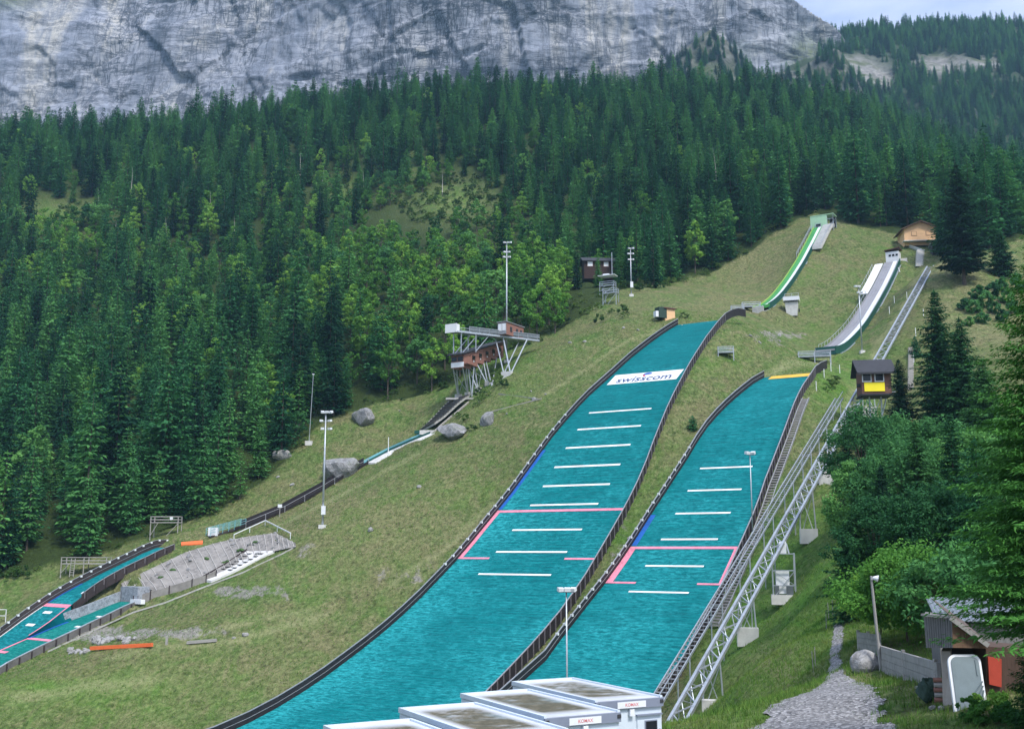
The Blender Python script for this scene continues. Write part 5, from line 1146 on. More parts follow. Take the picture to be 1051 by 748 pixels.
# forest sites on a jittered grid
S_ = 6.3; sx_ = np.arange(-430, 600, S_); sy_ = np.arange(185, 660, S_); TXg, TYg = np.meshgrid(sx_, sy_)
TXg = TXg + rng.uniform(-.48, .48, TXg.shape)*S_; TYg = TYg + rng.uniform(-.48, .48, TYg.shape)*S_
tx, ty = TXg.ravel(), TYg.ravel(); tz = Hf(tx, ty); ppx, ppy = proj(tx, ty, tz)
bl = lambda px, py, rx, ry: np.exp(-((ppx - px)/rx)**2 - ((ppy - py)/ry)**2)
clr = np.clip(bl(468,214,66,34) + .9*bl(410,236,46,16) + bl(350,197,28,13) + bl(60,222,50,22)*.9 + .8*bl(420,172,10,14), 0, 1)
edge = np.interp(ppx, BOUND[:, 0], BOUND[:, 1]); ridge = np.interp(ppx, [-150,0,150,300,440,560,750,830,900,960,1051,1200], [168,160,154,126,110,107,106,114,128,160,210,260])
ok = (ppy < edge + rng.normal(0, 2, len(ppx))) & (ppx > -230) & (ppx < 1180) & (clr < .38 + .4*rng.random(len(ppx))) & (ty < 640)
dens_ = 1 - .3*bl(620,330,40,40)
ok &= rng.random(len(ppx)) < dens_
pd = .07 + .95*bl(425,290,130,80) + .9*bl(560,345,80,46) + .55*bl(455,235,120,35) + .7*bl(420,390,70,26) + .5*bl(120,280,110,50) + .55*bl(60,235,70,30) + .35*bl(250,330,90,60) + .5*bl(590,310,50,30)
isd = rng.random(len(ppx)) < pd
hgt = np.where(isd, rng.uniform(.7, 1.3, len(ppx)), rng.uniform(.55, 1.2, len(ppx)) + .5*rng.random(len(ppx))**4)
hgt *= 1 - .25*bl(480,260,120,50) + .12*((ppx > 650) & (ppy < 260))
hgt *= np.where(isd, 1.0, .95)*np.where(ty > 330, .88, 1.0)
var = np.where(isd, rng.choice(4, len(ppx), p=[.40, .30, .16, .14]), rng.choice(5, len(ppx), p=[.24, .24, .2, .14, .18]))
dist = np.hypot(tx, ty)
# keep clear of buildings
for bp, rad in ((O_ if False else at(476, 377, 229), 9), (at(505, 370, 238), 9), (G(941, 251), 10), (G(985, 290), 6), (G(624, 305), 7), (at(614, 290, 292), 5)): ok &= np.hypot(tx - bp[0], ty - bp[1]) > rad
ok &= ~((ty > 252) & (ty < 293) & (np.abs(ppx - 614) < 21) & (ppy > 250))
I = np.where(ok)[0]
def split(sel, nmax, scalef):
    size = hgt[sel]*scalef/dist[sel]; order = sel[np.argsort(-size)]; return order[:nmax], order[nmax:]
sS, sR = split(I[~isd[I]], 285, 20); dS, dR = split(I[isd[I]], 250, 12)
SL = ['tall dark spruce in the slope forest', 'narrow dark spruce in the slope forest', 'broad dark spruce in the slope forest', 'thin gappy spruce in the slope forest', 'ragged dark spruce in the slope forest']
for i in sS: tree('s', SPR[var[i]], (tx[i], ty[i], tz[i]), hgt[i], SL[var[i]], 'spruces in the slope forest: ' + ('tall', 'narrow', 'broad', 'thin', 'ragged')[var[i]])
DL = ['light green broadleaf tree in the slope forest', 'slender light green broadleaf tree in the slope forest', 'dark green bushy broadleaf tree in the slope forest', 'tall dark green broadleaf tree in the slope forest']
for i in dS: tree('d', BRD[var[i]], (tx[i], ty[i], tz[i]), hgt[i]*(1.0), DL[var[i]], 'broadleaf trees in the slope forest: ' + ('light', 'slender', 'bushy', 'tall dark')[var[i]])
# all the others: one object per kind
def join_np(a, b):
    """one mesh from crown + trunk for scattering"""
    o = []
    Vs, Fs, off, ms, mi_ = [], [], 0, [], []
    for q, me in enumerate((a, b)):
        v = np.zeros(len(me.vertices)*3, np.float32); me.vertices.foreach_get('co', v); Vs.append(v.reshape(-1, 3))
        polys = [tuple(p.vertices) for p in me.polygons]
        Fs += [tuple(x + off for x in p) for p in polys]; mi_ += [q]*len(polys); off += len(me.vertices)
    m = bpy.data.meshes.new('tree_source'); m.from_pydata(np.concatenate(Vs).tolist(), [], Fs)
    for me in (a, b): m.materials.append(me.materials[0])
    m.polygons.foreach_set('material_index', np.array(mi_, np.int32)); m.update(); return m
def scatter(name, label, cat, pts, rots, scl, vi, sources):
    me = bpy.data.meshes.new(name); me.vertices.add(len(pts)); me.vertices.foreach_set('co', np.asarray(pts, np.float32).ravel())
    for nm, ty_, a in (('rot', 'FLOAT', rots), ('vi', 'INT', vi)): me.attributes.new(nm, ty_, 'POINT').data.foreach_set('value', np.ascontiguousarray(a, np.float32 if ty_ == 'FLOAT' else np.int32))
    me.attributes.new('scl', 'FLOAT_VECTOR', 'POINT').data.foreach_set('vector', np.ascontiguousarray(scl, np.float32).ravel())
    o = link(name, me); tag(o, label, cat, kind='stuff')
    ng = bpy.data.node_groups.new(name + '_scatter', 'GeometryNodeTree'); ng.interface.new_socket('Geometry', in_out='INPUT', socket_type='NodeSocketGeometry'); ng.interface.new_socket('Geometry', in_out='OUTPUT', socket_type='NodeSocketGeometry')
    n = ng.nodes; gi = n.new('NodeGroupInput'); go = n.new('NodeGroupOutput'); ip = n.new('GeometryNodeInstanceOnPoints'); jn = n.new('GeometryNodeJoinGeometry')
    for s in reversed(sources):
        oi = n.new('GeometryNodeObjectInfo'); oi.inputs['Object'].default_value = s; oi.inputs['As Instance'].default_value = True; ng.links.new(oi.outputs['Geometry'], jn.inputs[0])
    def at_(nm, dt):
        x = n.new('GeometryNodeInputNamedAttribute'); x.data_type = dt; x.inputs['Name'].default_value = nm; return x.outputs['Attribute']
    cx = n.new('ShaderNodeCombineXYZ'); ng.links.new(at_('rot', 'FLOAT'), cx.inputs[2]); e2r = n.new('FunctionNodeEulerToRotation'); ng.links.new(cx.outputs[0], e2r.inputs[0])
    ng.links.new(gi.outputs[0], ip.inputs['Points']); ng.links.new(jn.outputs[0], ip.inputs['Instance']); ip.inputs['Pick Instance'].default_value = True
    ng.links.new(at_('vi', 'INT'), ip.inputs['Instance Index']); ng.links.new(e2r.outputs[0], ip.inputs['Rotation']); ng.links.new(at_('scl', 'FLOAT_VECTOR'), ip.inputs['Scale']); ng.links.new(ip.outputs[0], go.inputs[0])
    md = o.modifiers.new('scatter', 'NODES'); md.node_group = ng; return o
SRC_S = [bpy.data.objects.new('spruce_source', join_np(*q)) for q in SPR]; SRC_D = [bpy.data.objects.new('broadleaf_source', join_np(*q)) for q in BRD]; SRC_B = [bpy.data.objects.new('bush_source', m) for m in BSH]
def s3(h): w = h*(.85 + .3*rng.random(len(h))); return np.c_[w, w, h]
scatter('spruce_forest', 'dense dark spruce forest covering the mountainside', 'forest', np.c_[tx, ty, tz][sR], rng.random(len(sR))*6.28, s3(hgt[sR]), var[sR], SRC_S)
scatter('broadleaf_wood', 'lighter green broadleaf wood mixed into the spruce forest', 'forest', np.c_[tx, ty, tz][dR], rng.random(len(dR))*6.28, s3(hgt[dR]), var[dR], SRC_D)
for lb, x, Y_, h_ in (('slim young spruce standing in front of the dark cabin', 614, 281, 9), ('spruce at the right corner of the dark cabin', 638, 283, 15), ('spruce at the left corner of the dark cabin', 592, 283, 12)):
    p_ = down(Vector((ray(x, 300)[0]*Y_, Y_, 0))); tree('s', SPR[1], p_, h_/20, lb)
# undergrowth along the forest edge and on the clearings
n_ = 5600; ux_ = rng.uniform(-190, 300, n_*4); uy_ = rng.uniform(185, 440, n_*4); uz_ = Hf(ux_, uy_); qx, qy = proj(ux_, uy_, uz_); ed = np.interp(qx, BOUND[:, 0], BOUND[:, 1])
near_edge = np.abs(qy - ed + 2) < 5 + 5*rng.random(len(qx))**2; inclr = (np.exp(-((qx - 468)/60)**2 - ((qy - 208)/28)**2) + np.exp(-((qx - 350)/30)**2 - ((qy - 197)/14)**2) + np.exp(-((qx - 60)/55)**2 - ((qy - 222)/24)**2)) > .35
extra_ = np.exp(-((qx - 470)/55)**2 - ((qy - 400)/22)**2) + np.exp(-((qx - 610)/45)**2 - ((qy - 318)/16)**2)
kp = ((near_edge & (rng.random(len(qx)) < .32)) | (inclr & (rng.random(len(qx)) < .75)) | ((extra_ > .4) & (rng.random(len(qx)) < .2))) & (qx > -60) & (qx < 830) & (uy_ > 190)
for bp, rad in ((at(476, 377, 229), 4), (G(470, 408), 2.5), (G(491, 401), 2.5), (G(505, 396), 2.5), (G(455, 428), 5), (G(627, 312), 3), (G(170, 549), 4), (G(88, 590), 5)): kp &= np.hypot(ux_ - bp[0], uy_ - bp[1]) > rad
kp &= ~((np.abs(qx - 453) < 26) & (qy > 408) & (qy < 450))
hb_s = .5 + .9*rng.random(kp.sum())**1.5; scatter('undergrowth', 'low leafy undergrowth fringing the forest and its clearings', 'undergrowth', np.c_[ux_, uy_, uz_ - .2][kp], rng.random(kp.sum())*6.28, s3(hb_s), rng.integers(0, 2, kp.sum()), SRC_B)
# bare snags
snm = trunk_mesh(9, .13, M_pale, 6, .25)
for x, y, sc in [(372,206,1.1),(307,193,1.4),(454,200,.9),(133,205,1.3),(186,218,1.2),(118,250,.8),(428,100,.0),(855,190,1.5),(560,190,1.0),(735,190,1.3),(215,230,1.2),(170,262,1.3),(100,225,1.2),(240,262,1.3),(365,128,1.3),(437,122,1.5),(450,120,1.3),(330,205,1.2),(610,170,1.2),(900,190,1.5)]:
    if sc <= 0: continue
    r_ = G(x, y); o = link('dead_tree', snm); o.location = r_; o.scale = (1.6, 1.6, sc*1.3); o.rotation_euler = (0, .03*(x % 5 - 2), x); tag(o, 'bare bleached dead trunk standing in the slope forest', 'dead tree', 'dead trunks in the forest')

# ---- single trees that stand apart
mb = lambda p, px, py: (lambda r: r[1]*p.y - p.z)(ray(px, py))
def hero_spruce(label, p, H_, Rb, seed, lev=44, ns=12, size=.8, mat=None, base=.05, gap=.04, droop=.32, name='spruce_tree', rz=0):
    t = thing(name, label, 'spruce', p, rz); link('crown', spruce_mesh(H_, Rb, lev, seed, mat or M_spruce_hero, int(ns*1.7), size*(.85 if mat else 1.05), base, droop, gap, True, .55 if mat else .8), None, t); link('trunk', trunk_mesh(H_*.96, H_*.014), None, t); return t
p = down(at(968, 440, 150)); hero_spruce('tall pointed spruce standing alone right of the brown lift hut', p, mb(p, 966, 298), 5.2, 101, 58, 14, .75, gap=.01)
p = down(at(992, 440, 146)); hero_spruce('second pointed spruce close behind the tall one, darker and shorter', p, mb(p, 988, 326), 4.6, 102, 52, 13, .7, gap=.01)
p = down(at(927, 452, 152)); hero_spruce('small slim spruce in front of the right corner of the brown lift hut', p, mb(p, 924, 369), 2.9, 103, 44, 12, .55, gap=.01)
p = down(at(1015, 470, 130)); hero_spruce('spruce crowding the right side below the meadow with shrubs', p, mb(p, 1018, 368), 4.6, 104, 54, 14, .7, gap=.01)
p = down(at(884, 660, 78)); hero_spruce('spruce with low boughs reaching out over the gravel path', p, mb(p, 884, 520), 2.6, 105, 40, 11, .5, base=.0)
p = G(990, 292); hero_spruce('old broad pine shading the top of the lift beside the orange house', p, mb(p, 988, 168), 5.6, 106, 34, 15, 1.5, base=.12, gap=.12, droop=.12, name='pine_tree')
p = down(at(1030, 296, 240)); hero_spruce('bushy spruce on the right meadow edge', p, mb(p, 1032, 238), 3.6, 107, 34, 10, .9)
p = down(at(1118, 700, 31)); hero_spruce('big near spruce leaning into the picture from the right edge', p, mb(p, 1112, 215), 4.2, 110, 120, 80, .33, M_spruce_near, .26, .0, .36)
p = down(at(1072, 752, 31)); hero_spruce('young spruce with dark boughs in front of the timber shed', p, mb(p, 1072, 655), 1.25, 111, 44, 44, .2, M_spruce_near, .0, .05, .25)
p = down(at(1052, 620, 62)); hero_spruce('dark spruce behind the sheds at the right edge', p, mb(p, 1050, 400), 4.0, 112, 50, 16, .55, M_spruce, .02)
p = down(at(1012, 610, 70)); hero_spruce('dark spruce in the shade behind the pale corrugated roof', p, mb(p, 1010, 450), 3.4, 113, 46, 14, .55, M_spruce, .02)
def hero_broad(label, p, H_, Rx, seed, mat, clumps, per, leaf, base=.15):
    t = thing('broadleaf_tree', label, 'tree', p); c, C = broad_mesh(H_, Rx, seed, mat, clumps, per, leaf, base); link('crown', c, None, t); link('trunk', limbs_mesh(H_, C, H_*.016, base, seed, 26), None, t); return t
hp_ = [('bright green maple behind the plank wall, the nearest broadleaf tree', 932, 668, 60, 560, 3.6, M_leafy, 150, 170,   .20), ('bushy broadleaf tree left of the maple above the gravel path', 905, 640, 78, 508, 3.3, M_leafd, 130, 150,  .21),
       ('broadleaf tree between the maple and the dark spruces behind the sheds', 968, 640, 74, 490, 3.8, M_leafd, 140, 150,  .23), ('broad dark broadleaf tree in the middle of the thicket', 930, 570, 100, 448, 4.6, M_leafd, 150, 150,  .27),
       ('broadleaf tree at the upper left of the thicket beside the lift track', 888, 520, 125, 412, 4.6, M_leafd, 140, 140,  .30), ('broadleaf tree at the top of the thicket under the slim spruce', 922, 500, 130, 424, 4.8, M_leafd, 140, 140,  .31),
       ('broadleaf tree at the upper right of the thicket under the two pointed spruces', 962, 510, 120, 428, 5.0, M_leafd, 140, 140,  .30), ('dark broadleaf tree at the right side of the thicket', 1000, 560, 100, 440, 4.6, M_leafd, 140, 140,  .27),
       ('broadleaf tree on the left flank of the thicket near the concrete footing', 876, 560, 104, 470, 2.9, M_leafd, 110, 130,  .25), ('light green sapling low in the thicket behind the loudspeaker pole', 905, 662, 66, 590, 2.3, M_leafy, 70, 80, .2),
       ('leafy tree behind the timber shed roof', 985, 660, 55, 560, 3.0, M_leafd, 90, 90, .24)]
for i, (lb, x, y, Y, tpx, rx, m_, c_, pr, lf_) in enumerate(hp_):
    p = down(at(x, y, Y)); hero_broad(lb, p, max(4, mb(p, x, tpx)), rx, 200 + i, m_, c_, pr, lf_, .12)
for lb, x, y, Y_, tpx, rb, sd in (('slim spruce rising out of the thicket left of the maple', 912, 620, 88, 478, 1.9, 141), ('pointed spruce rising out of the middle of the thicket', 948, 580, 96, 432, 2.3, 142), ('dark spruce in the upper left of the thicket beside the lift track', 872, 520, 132, 436, 1.9, 143), ('dark spruce rising at the right of the thicket', 985, 580, 88, 425, 2.6, 144)):
    p = down(at(x, y, Y_)); hero_spruce(lb, p, mb(p, x, tpx), rb, sd, 42, 11, .5)
# shrubs
def shrub(label, p, h, w, group=None, mesh=None, name='shrub'):
    o = link(name, mesh or BSH[int(rng.integers(2))]); o.location = p - Vector((0, 0, .1)); o.scale = (w/2.6, w/2.6, h/2.0); o.rotation_euler = (0, 0, rng.random()*6); return tag(o, label, 'shrub', group)
SPB = spruce_mesh(2.2, 1.3, 14, 131, M_spruce, 7, .5, .0, .2)
for lb, x, y, h, w in [('little dark conifer shrub alone on the grass between the two large slopes', 711, 441, 2.4, 2.0), ('round dark shrub at the head of the larger landing slope by the tiny shed', 702, 327, 1.6, 2.2), ('small dark conifer left of the second pointed spruce on the meadow', 940, 366, 4.0, 2.4)]:
    o = link('shrub', SPB if 'conifer' in lb else BSH[0]); o.location = G(x, y); o.scale = (w/2.4, w/2.4, h/2.2); tag(o, lb, 'shrub')
DSH = [broad_mesh(2.0, 1.3, s, M_leafd, 26, 60, .34, .0)[0] for s in (25, 26)]
for i, (x, y, h, w) in enumerate([(1005,308,2.2,5),(1018,306,2.4,5),(1030,330,1.8,4),(990,318,1.8,4),(1000,322,2.2,5),(1012,316,2.4,5),(1022,322,1.8,4),(1008,332,1.6,4),(1035,312,2.2,5),(1042,322,2,5),(995,335,1.4,3.2),(1046,300,3,5),(1028,300,2.4,4.4)]): shrub('low dark shrub on the right meadow slope', G(x, y), h*1.5, w*.8, 'dark shrubs on the right meadow', DSH[i % 2])
for i, (x, y, h, w) in enumerate([(478,432,1.6,3),(485,441,1.2,2.4),(495,412,1.6,2.6),(518,398,2,2.4),(470,428,1.2,2.6),(440,437,1.0,2.2)]): shrub('green shrub in the grass below the judges tower', G(x, y), h, w, 'shrubs below the judges tower')
for i, (x, y, h, w) in enumerate([(853,397,1.6,3.2),(858,391,1.2,2.4),(849,402,1.0,2.0)]): shrub('green shrub on the bank below the lip of the grey in-run', G(x, y), h, w, 'shrubs on the bank by the in-run lip')
for i, (x, y, h, w) in enumerate([(998,738,.9,1.1),(1012,742,.8,1.2),(1025,735,1.0,1.2),(1006,729,.7,.8),(1036,744,.8,1.2)]): shrub('leafy green plant growing at the foot of the leaning panel', G(x, y), h, w, 'leafy plants by the leaning panel', name='leafy_plant', mesh=broad_mesh(2.0, 1.1, 300 + i, M_leafy, 30, 40, .3, .0)[0])

# ------------------------------------------------------------------ grass tufts
def tufts(n, xr, yr, test, hmin, hmax, w, blades):
    x = rng.uniform(*xr, n); y = rng.uniform(*yr, n); k = test(x, y); x, y = x[k], y[k]; z = Hf(x, y) - .03; m = len(x); x = np.repeat(x, blades); y = np.repeat(y, blades); z = np.repeat(z, blades); q = len(x)
    hh = np.repeat(rng.uniform(hmin, hmax, m), blades)*(.5 + .6*rng.random(q)); a = rng.random(q)*6.283; lean = rng.normal(0, .35, q)*hh; ox = rng.normal(0, .09, q)*(1 + w*6); oy = rng.normal(0, .09, q)*(1 + w*6)
    bx, by = x + ox, y + oy; wx, wy = np.cos(a)*w, np.sin(a)*w
    V = np.stack([np.c_[bx - wx, by - wy, z], np.c_[bx + wx, by + wy, z], np.c_[bx + lean*np.cos(a + 1), by + lean*np.sin(a + 1), z + hh]], 1).reshape(-1, 3); return V
strips = [(S, S.t[0], S.t[-1]) for S in (BIG, SMA, KID1, KID2)]
def offstrip(x, y):
    ok_ = np.ones(len(x), bool)
    for S, a, b_ in strips:
        t = (x - S.A[0])*S.a[0] + (y - S.A[1])*S.a[1]; s = (x - S.A[0])*S.n[0] + (y - S.A[1])*S.n[1]; ok_ &= ~((t > a) & (t < b_ + 1) & (s < S.l(t) + .6) & (s > -S.r(t) - .6))
    return ok_
def vis(x, y): a, b_ = proj(x, y, Hf(x, y)); return (a > -10) & (a < 1061) & (b_ < 760)
pp = np.array(path_poly)
def offpath(x, y): return pdist(x, y, path_poly) + (fbm(x/.9, y/.9, 3, 40) - .5)*1.5 > .05
T1 = tufts(34000, (4, 34), (34, 105), lambda x, y: vis(x, y) & offstrip(x, y) & offpath(x, y), .12, .38, .018, 6)
T2 = tufts(60000, (-75, 60), (100, 240), lambda x, y: vis(x, y) & offstrip(x, y) & (np.interp(proj(x, y, Hf(x, y))[0], BOUND[:, 0], BOUND[:, 1]) < proj(x, y, Hf(x, y))[1]), .12, .34, .05, 3)
T3 = tufts(9000, (8, 16), (34, 60), lambda x, y: vis(x, y) & ~offpath(x, y) & (pdist(x, y, path_poly) > -.9*rng.random(len(x))**2 - .1), .05, .2, .014, 6)
def grass_mat():
    k = N('grass_blades'); v = k.geo(); a = k.noise(v, .25, 4, .65); b = k.noise(v, 2.5, 3, .7); r = k.math('ADD', k.math('MULTIPLY', a, .6), k.math('MULTIPLY', b, .4))
    k.col(k.ramp(r, [(.36, (.045, .14, .016)), (.5, (.10, .20, .035)), (.64, (.17, .22, .06)), (.8, (.25, .25, .10))])); k.rough(.8); k.b.inputs['Specular IOR Level'].default_value = .15; return k.m
M_grass = grass_mat(); V_ = np.concatenate([T1, T2, T3]); tag(link('meadow_grass', mesh_np('meadow_grass', V_, np.arange(len(V_)).reshape(-1, 3), M_grass)), 'rough mountain grass growing over the meadow', 'grass', kind='stuff')

# ------------------------------------------------------------------ cliff, far hillside
def rock_face_mat():
    k = N('limestone_cliff'); v = k.geo(); vw = k.geo((1, .5, .22)); vh = k.geo((.4, .4, 1.6)); vd = k.n('ShaderNodeMapping'); vd.inputs['Rotation'].default_value = (0, R(24), 0); vd.inputs['Scale'].default_value = (.35, .5, 1.7); k.l(v, vd.inputs[0])
    big = k.noise(v, .006, 5, .6, .8); st = k.noise(vw, .05, 7, .72, .8); cr = k.noise(vd.outputs[0], .045, 9, .76, 1.3); f = k.noise(v, .22, 6, .78, .4); pat = k.noise(vw, .014, 5, .62, 1.2)
    base = k.mix(k.ramp(big, [(.38, 0.0), (.62, 1.0)]), (.24, .27, .335), (.33, .345, .38))
    base = k.mix(k.ramp(st, [(.36, .7), (.52, 0.0)]), base, (.13, .15, .19))
    base = k.mix(k.math('MULTIPLY', k.ramp(pat, [(.50, 0.0), (.60, .9)]), k.ramp(st, [(.38, .2), (.6, 1.0)])), base, (.46, .445, .39))
    base = k.mix(k.ramp(pat, [(.33, .65), (.44, 0.0)]), base, (.085, .11, .15))
    base = k.mix(k.ramp(cr, [(.30, .85), (.40, 0.0)]), base, (.055, .065, .085))
    base = k.mix(k.ramp(cr, [(.60, 0.0), (.75, .55)]), base, (.34, .345, .35))
    base = k.mix(k.ramp(f, [(.32, .55), (.46, 0.0)]), base, (.07, .085, .105)); base = k.mix(k.ramp(f, [(.58, 0.0), (.75, .45)]), base, (.36, .365, .37))
    gr = k.math('MULTIPLY', k.attr('turf'), k.ramp(f, [(.35, .4), (.6, 1.0)])); base = k.mix(gr, base, k.ramp(f, [(.3, (.06, .09, .035)), (.7, (.16, .20, .07))]))
    
    vv2 = k.geo((1.2, .5, .12))
    for vv, sc_, wd_, am in ((vd.outputs[0], .016, .008, .85), (vw, .03, .007, .7), (vh, .02, .008, .75), (vd.outputs[0], .05, .010, .6), (vv2, .055, .007, .75), (vv2, .02, .008, .8)):
        n2 = k.math('ABSOLUTE', k.math('SUBTRACT', k.noise(vv, sc_, 8, .66, .7), .5)); base = k.mix(k.math('MULTIPLY', k.ramp(n2, [(0.0, am), (wd_*1.1, am), (wd_*2.0, 0.0)]), k.ramp(big, [(.35, .3), (.6, 1.0)])), base, (.035, .043, .058))
    f3 = k.noise(vd.outputs[0], .9, 5, .8, .3); base = k.mix(k.ramp(f3, [(.30, .5), (.45, 0.0)]), base, (.08, .095, .115)); base = k.mix(k.ramp(f3, [(.56, 0.0), (.7, .4)]), base, (.40, .41, .43))
    k.col(base); k.rough(.92); h = k.math('ADD', k.math('MULTIPLY', cr, 1.4), k.math('ADD', st, k.math('MULTIPLY', f, .6))); k.bump(h, .25, 3.0); return k.m
M_cliff = rock_face_mat()
cu = np.arange(-820, 560, 2.0); cv = np.arange(0, 1.0001, 1/165); CU, CV = np.meshgrid(cu, cv); YC = 985.0
# right-hand edge of the face turns away from the viewer
edgeX = np.interp(CV, [0, .45, .62, .72, .8, .86, 1.0], [372, 372, 368, 362, 338, 312, 230])
Xc = CU.copy(); over = np.maximum(CU - edgeX, 0); Zc = 270 + CV*330

def facets2(u, v, seed, tilt=.6):
    """broken rock: every cell of a jittered lattice is a plane of its own offset and tilt"""
    r = np.random.default_rng(seed); T = r.random((5, 64, 64)); iu = np.floor(u).astype(int); iv = np.floor(v).astype(int); best = np.full(u.shape, 1e9); o = np.zeros(u.shape)
    for du in (-1, 0, 1):
        for dv in (-1, 0, 1):
            a, b = (iu + du) & 63, (iv + dv) & 63; cx = iu + du + T[0][a, b]; cy_ = iv + dv + T[1][a, b]; ex, ey = u - cx, v - cy_; d = ex*ex + ey*ey
            val = T[2][a, b] + tilt*((T[3][a, b] - .5)*ex + (T[4][a, b] - .5)*ey); m = d < best; best = np.where(m, d, best); o = np.where(m, val, o)
    return o - .5
wu = CU + 26*(fbm(CU/80, Zc/80, 4, 61) - .5) + .45*Zc; wv = Zc + 22*(fbm(CU/70, Zc/60, 4, 62) - .5) - .28*CU
fw = lambda s, sd: s*(fbm(CU/9, Zc/9, 3, sd) - .5)
face = 46*(fbm(CU/210, Zc/170, 3, 60) - .5)*2 + 6.5*facets2(wu/62, wv/95, 63, 1.1) + 2.8*facets2((wu + fw(8, 64))/24, (wv + fw(8, 65))/30, 66, 1.2) + 1.1*facets2((CU + .3*Zc + fw(4, 67))/9, (Zc - .35*CU + fw(4, 68))/8, 69, 1.2) + 1.2*(fbm(CU/16, Zc/16, 5, 80, .62) - .5)*2
led = (Zc - .3*CU)/31 + 2.2*fbm(CU/120, Zc/160, 4, 95); step_ = led - np.floor(led); face = face - 3.5*np.clip((step_ - .1)/.15, 0, 1) + 3.5*step_
Yc2 = YC + 55*CV**1.3 - face + over*2.6; Xc = np.where(over > 0, edgeX + over*.22, CU)
for hx, hz, w_, h_, d_ in [(-371,412,16,4,13),(-214,466,15,4,12),(-165,458,9,3,8),(-330,398,8,3,6),(-40,485,12,3,8),(55,452,14,3,8),(150,470,10,4,7),(-250,440,5,9,7),(210,455,9,3,6),(-450,455,8,12,8)]: Yc2 += .55*d_*np.exp(-((CU - hx)/w_)**4 - ((Zc - hz - .25*(CU - hx))/h_)**4)
ci = np.arange(CU.size).reshape(CU.shape); cq = np.stack([ci[:-1, :-1], ci[:-1, 1:], ci[1:, 1:], ci[1:, :-1]], -1).reshape(-1, 4)
me = mesh_np('cliff', np.c_[Xc.ravel(), Yc2.ravel(), Zc.ravel()], cq, M_cliff, False)
cpx, cpy = proj(Xc, Yc2, Zc); tf = np.clip(1.2*np.exp(-((cpx - 828)/20)**2 - ((cpy - 62)/26)**2) + .9*np.exp(-((cpx - 10)/26)**2 - ((cpy + 2)/12)**2) + .5*np.exp(-((cpx - 750)/34)**2 - ((cpy - 52)/12)**2), 0, 1)
me.attributes.new('turf', 'FLOAT', 'POINT').data.foreach_set('value', np.ascontiguousarray(tf, np.float32).ravel()); tag(link('cliff', me), kind='structure')
# far wooded hillside
hx = np.arange(140, 1000, 5.0); hy = np.arange(700, 1500, 5.0); HX, HY = np.meshgrid(hx, hy)
prx = np.interp(HX/1080, [.20, .25, .285, .31, .36, .42, .5, .6], [.43, .482, .500, .500, .507, .512, .514, .51])    # ridge as elevation/distance at 1080 m
ridz = prx*1080; slopeh = (ridz - 250)/330; HZ = np.where(HY < 1080, ridz - (1080 - HY)*slopeh, ridz + (HY - 1080)*.12 - np.maximum(HY - 1150, 0)*.25)
HZ = HZ + 16*(fbm(HX/70, HY/90, 4, 110) - .5) + 30*(fbm(HX/38, HY/200, 3, 111, .5, True) - .55)*np.clip((1060 - HY)/80, 0, 1) + 5*(fbm(HX/9, HY/9, 3, 112) - .5)
hpx, hpy = proj(HX, HY, HZ); bh = lambda px, py, rx, ry: np.exp(-((hpx - px)/rx)**2 - ((hpy - py)/ry)**2)
bare = (hpy > 56)*np.clip(1.3*bh(876,72,24,16) + 1.1*bh(905,84,16,12) + 1.3*bh(968,68,28,12) + .8*bh(1015,66,20,7) + .6*bh(1000,115,8,6), 0, 1)
k = N('hillside_ground'); v = k.geo(); f = k.noise(v, .12, 7, .75, .6); b = k.noise(v, .03, 4, .6)
rk = k.ramp(f, [(.3, (.10, .10, .095)), (.5, (.235, .23, .22)), (.7, (.38, .375, .36))]); gs = k.ramp(f, [(.3, (.05, .075, .03)), (.7, (.15, .18, .075))]); cc = k.mix(k.ramp(b, [(.34, 0.0), (.48, .95)]), gs, rk); k.col(k.mix(k.attr('bare'), k.ramp(f, [(.3, (.015, .03, .015)), (.7, (.05, .08, .03))]), cc)); k.rough(.95); k.bump(f, .9, 4)
hi = np.arange(HX.size).reshape(HX.shape); me = mesh_np('hillside', np.c_[HX.ravel(), HY.ravel(), HZ.ravel()], np.stack([hi[:-1, :-1], hi[:-1, 1:], hi[1:, 1:], hi[1:, :-1]], -1).reshape(-1, 4), k.m, False)
me.attributes.new('bare', 'FLOAT', 'POINT').data.foreach_set('value', np.ascontiguousarray(bare, np.float32).ravel()); tag(link('hillside', me), kind='structure')
n_ = 11000; fx_ = rng.uniform(150, 760, n_); fy_ = rng.uniform(720, 1130, n_); ii = np.clip(((fx_ - hx[0])/5).astype(int), 0, len(hx) - 1); jj = np.clip(((fy_ - hy[0])/5).astype(int), 0, len(hy) - 1)
fz_ = HZ[jj, ii]; bb = bare[jj, ii]; qx, qy = hpx[jj, ii], hpy[jj, ii]; kp = (bb < .3 + .25*rng.random(n_)) & (qx < 1100) & (qx > 800) & (qy < 260)
kp &= ~((qx < 838) & (qy > 30))
hs = rng.uniform(.62, 1.15, kp.sum())*.9
scatter('distant_forest', 'hazy spruce forest on the far hillside at the upper right', 'forest', np.c_[fx_, fy_, fz_ - .5][kp], rng.random(kp.sum())*6.28, s3(hs), rng.integers(0, 5, kp.sum()), SRC_S)
# a spur of trees below the cliff, seen over the forest ridge
n_ = 260; qx = np.concatenate([rng.normal(752, 26, n_), rng.uniform(836, 862, 60)]); qy = np.concatenate([np.clip(np.abs(rng.normal(0, 22, n_)) + 46 + np.abs(qx[:n_] - 752)*.55, 44, 112), rng.uniform(60, 105, 60)])
sp_ = np.array([tuple(at(a, b_, 905)) for a, b_ in zip(qx, qy)]); 
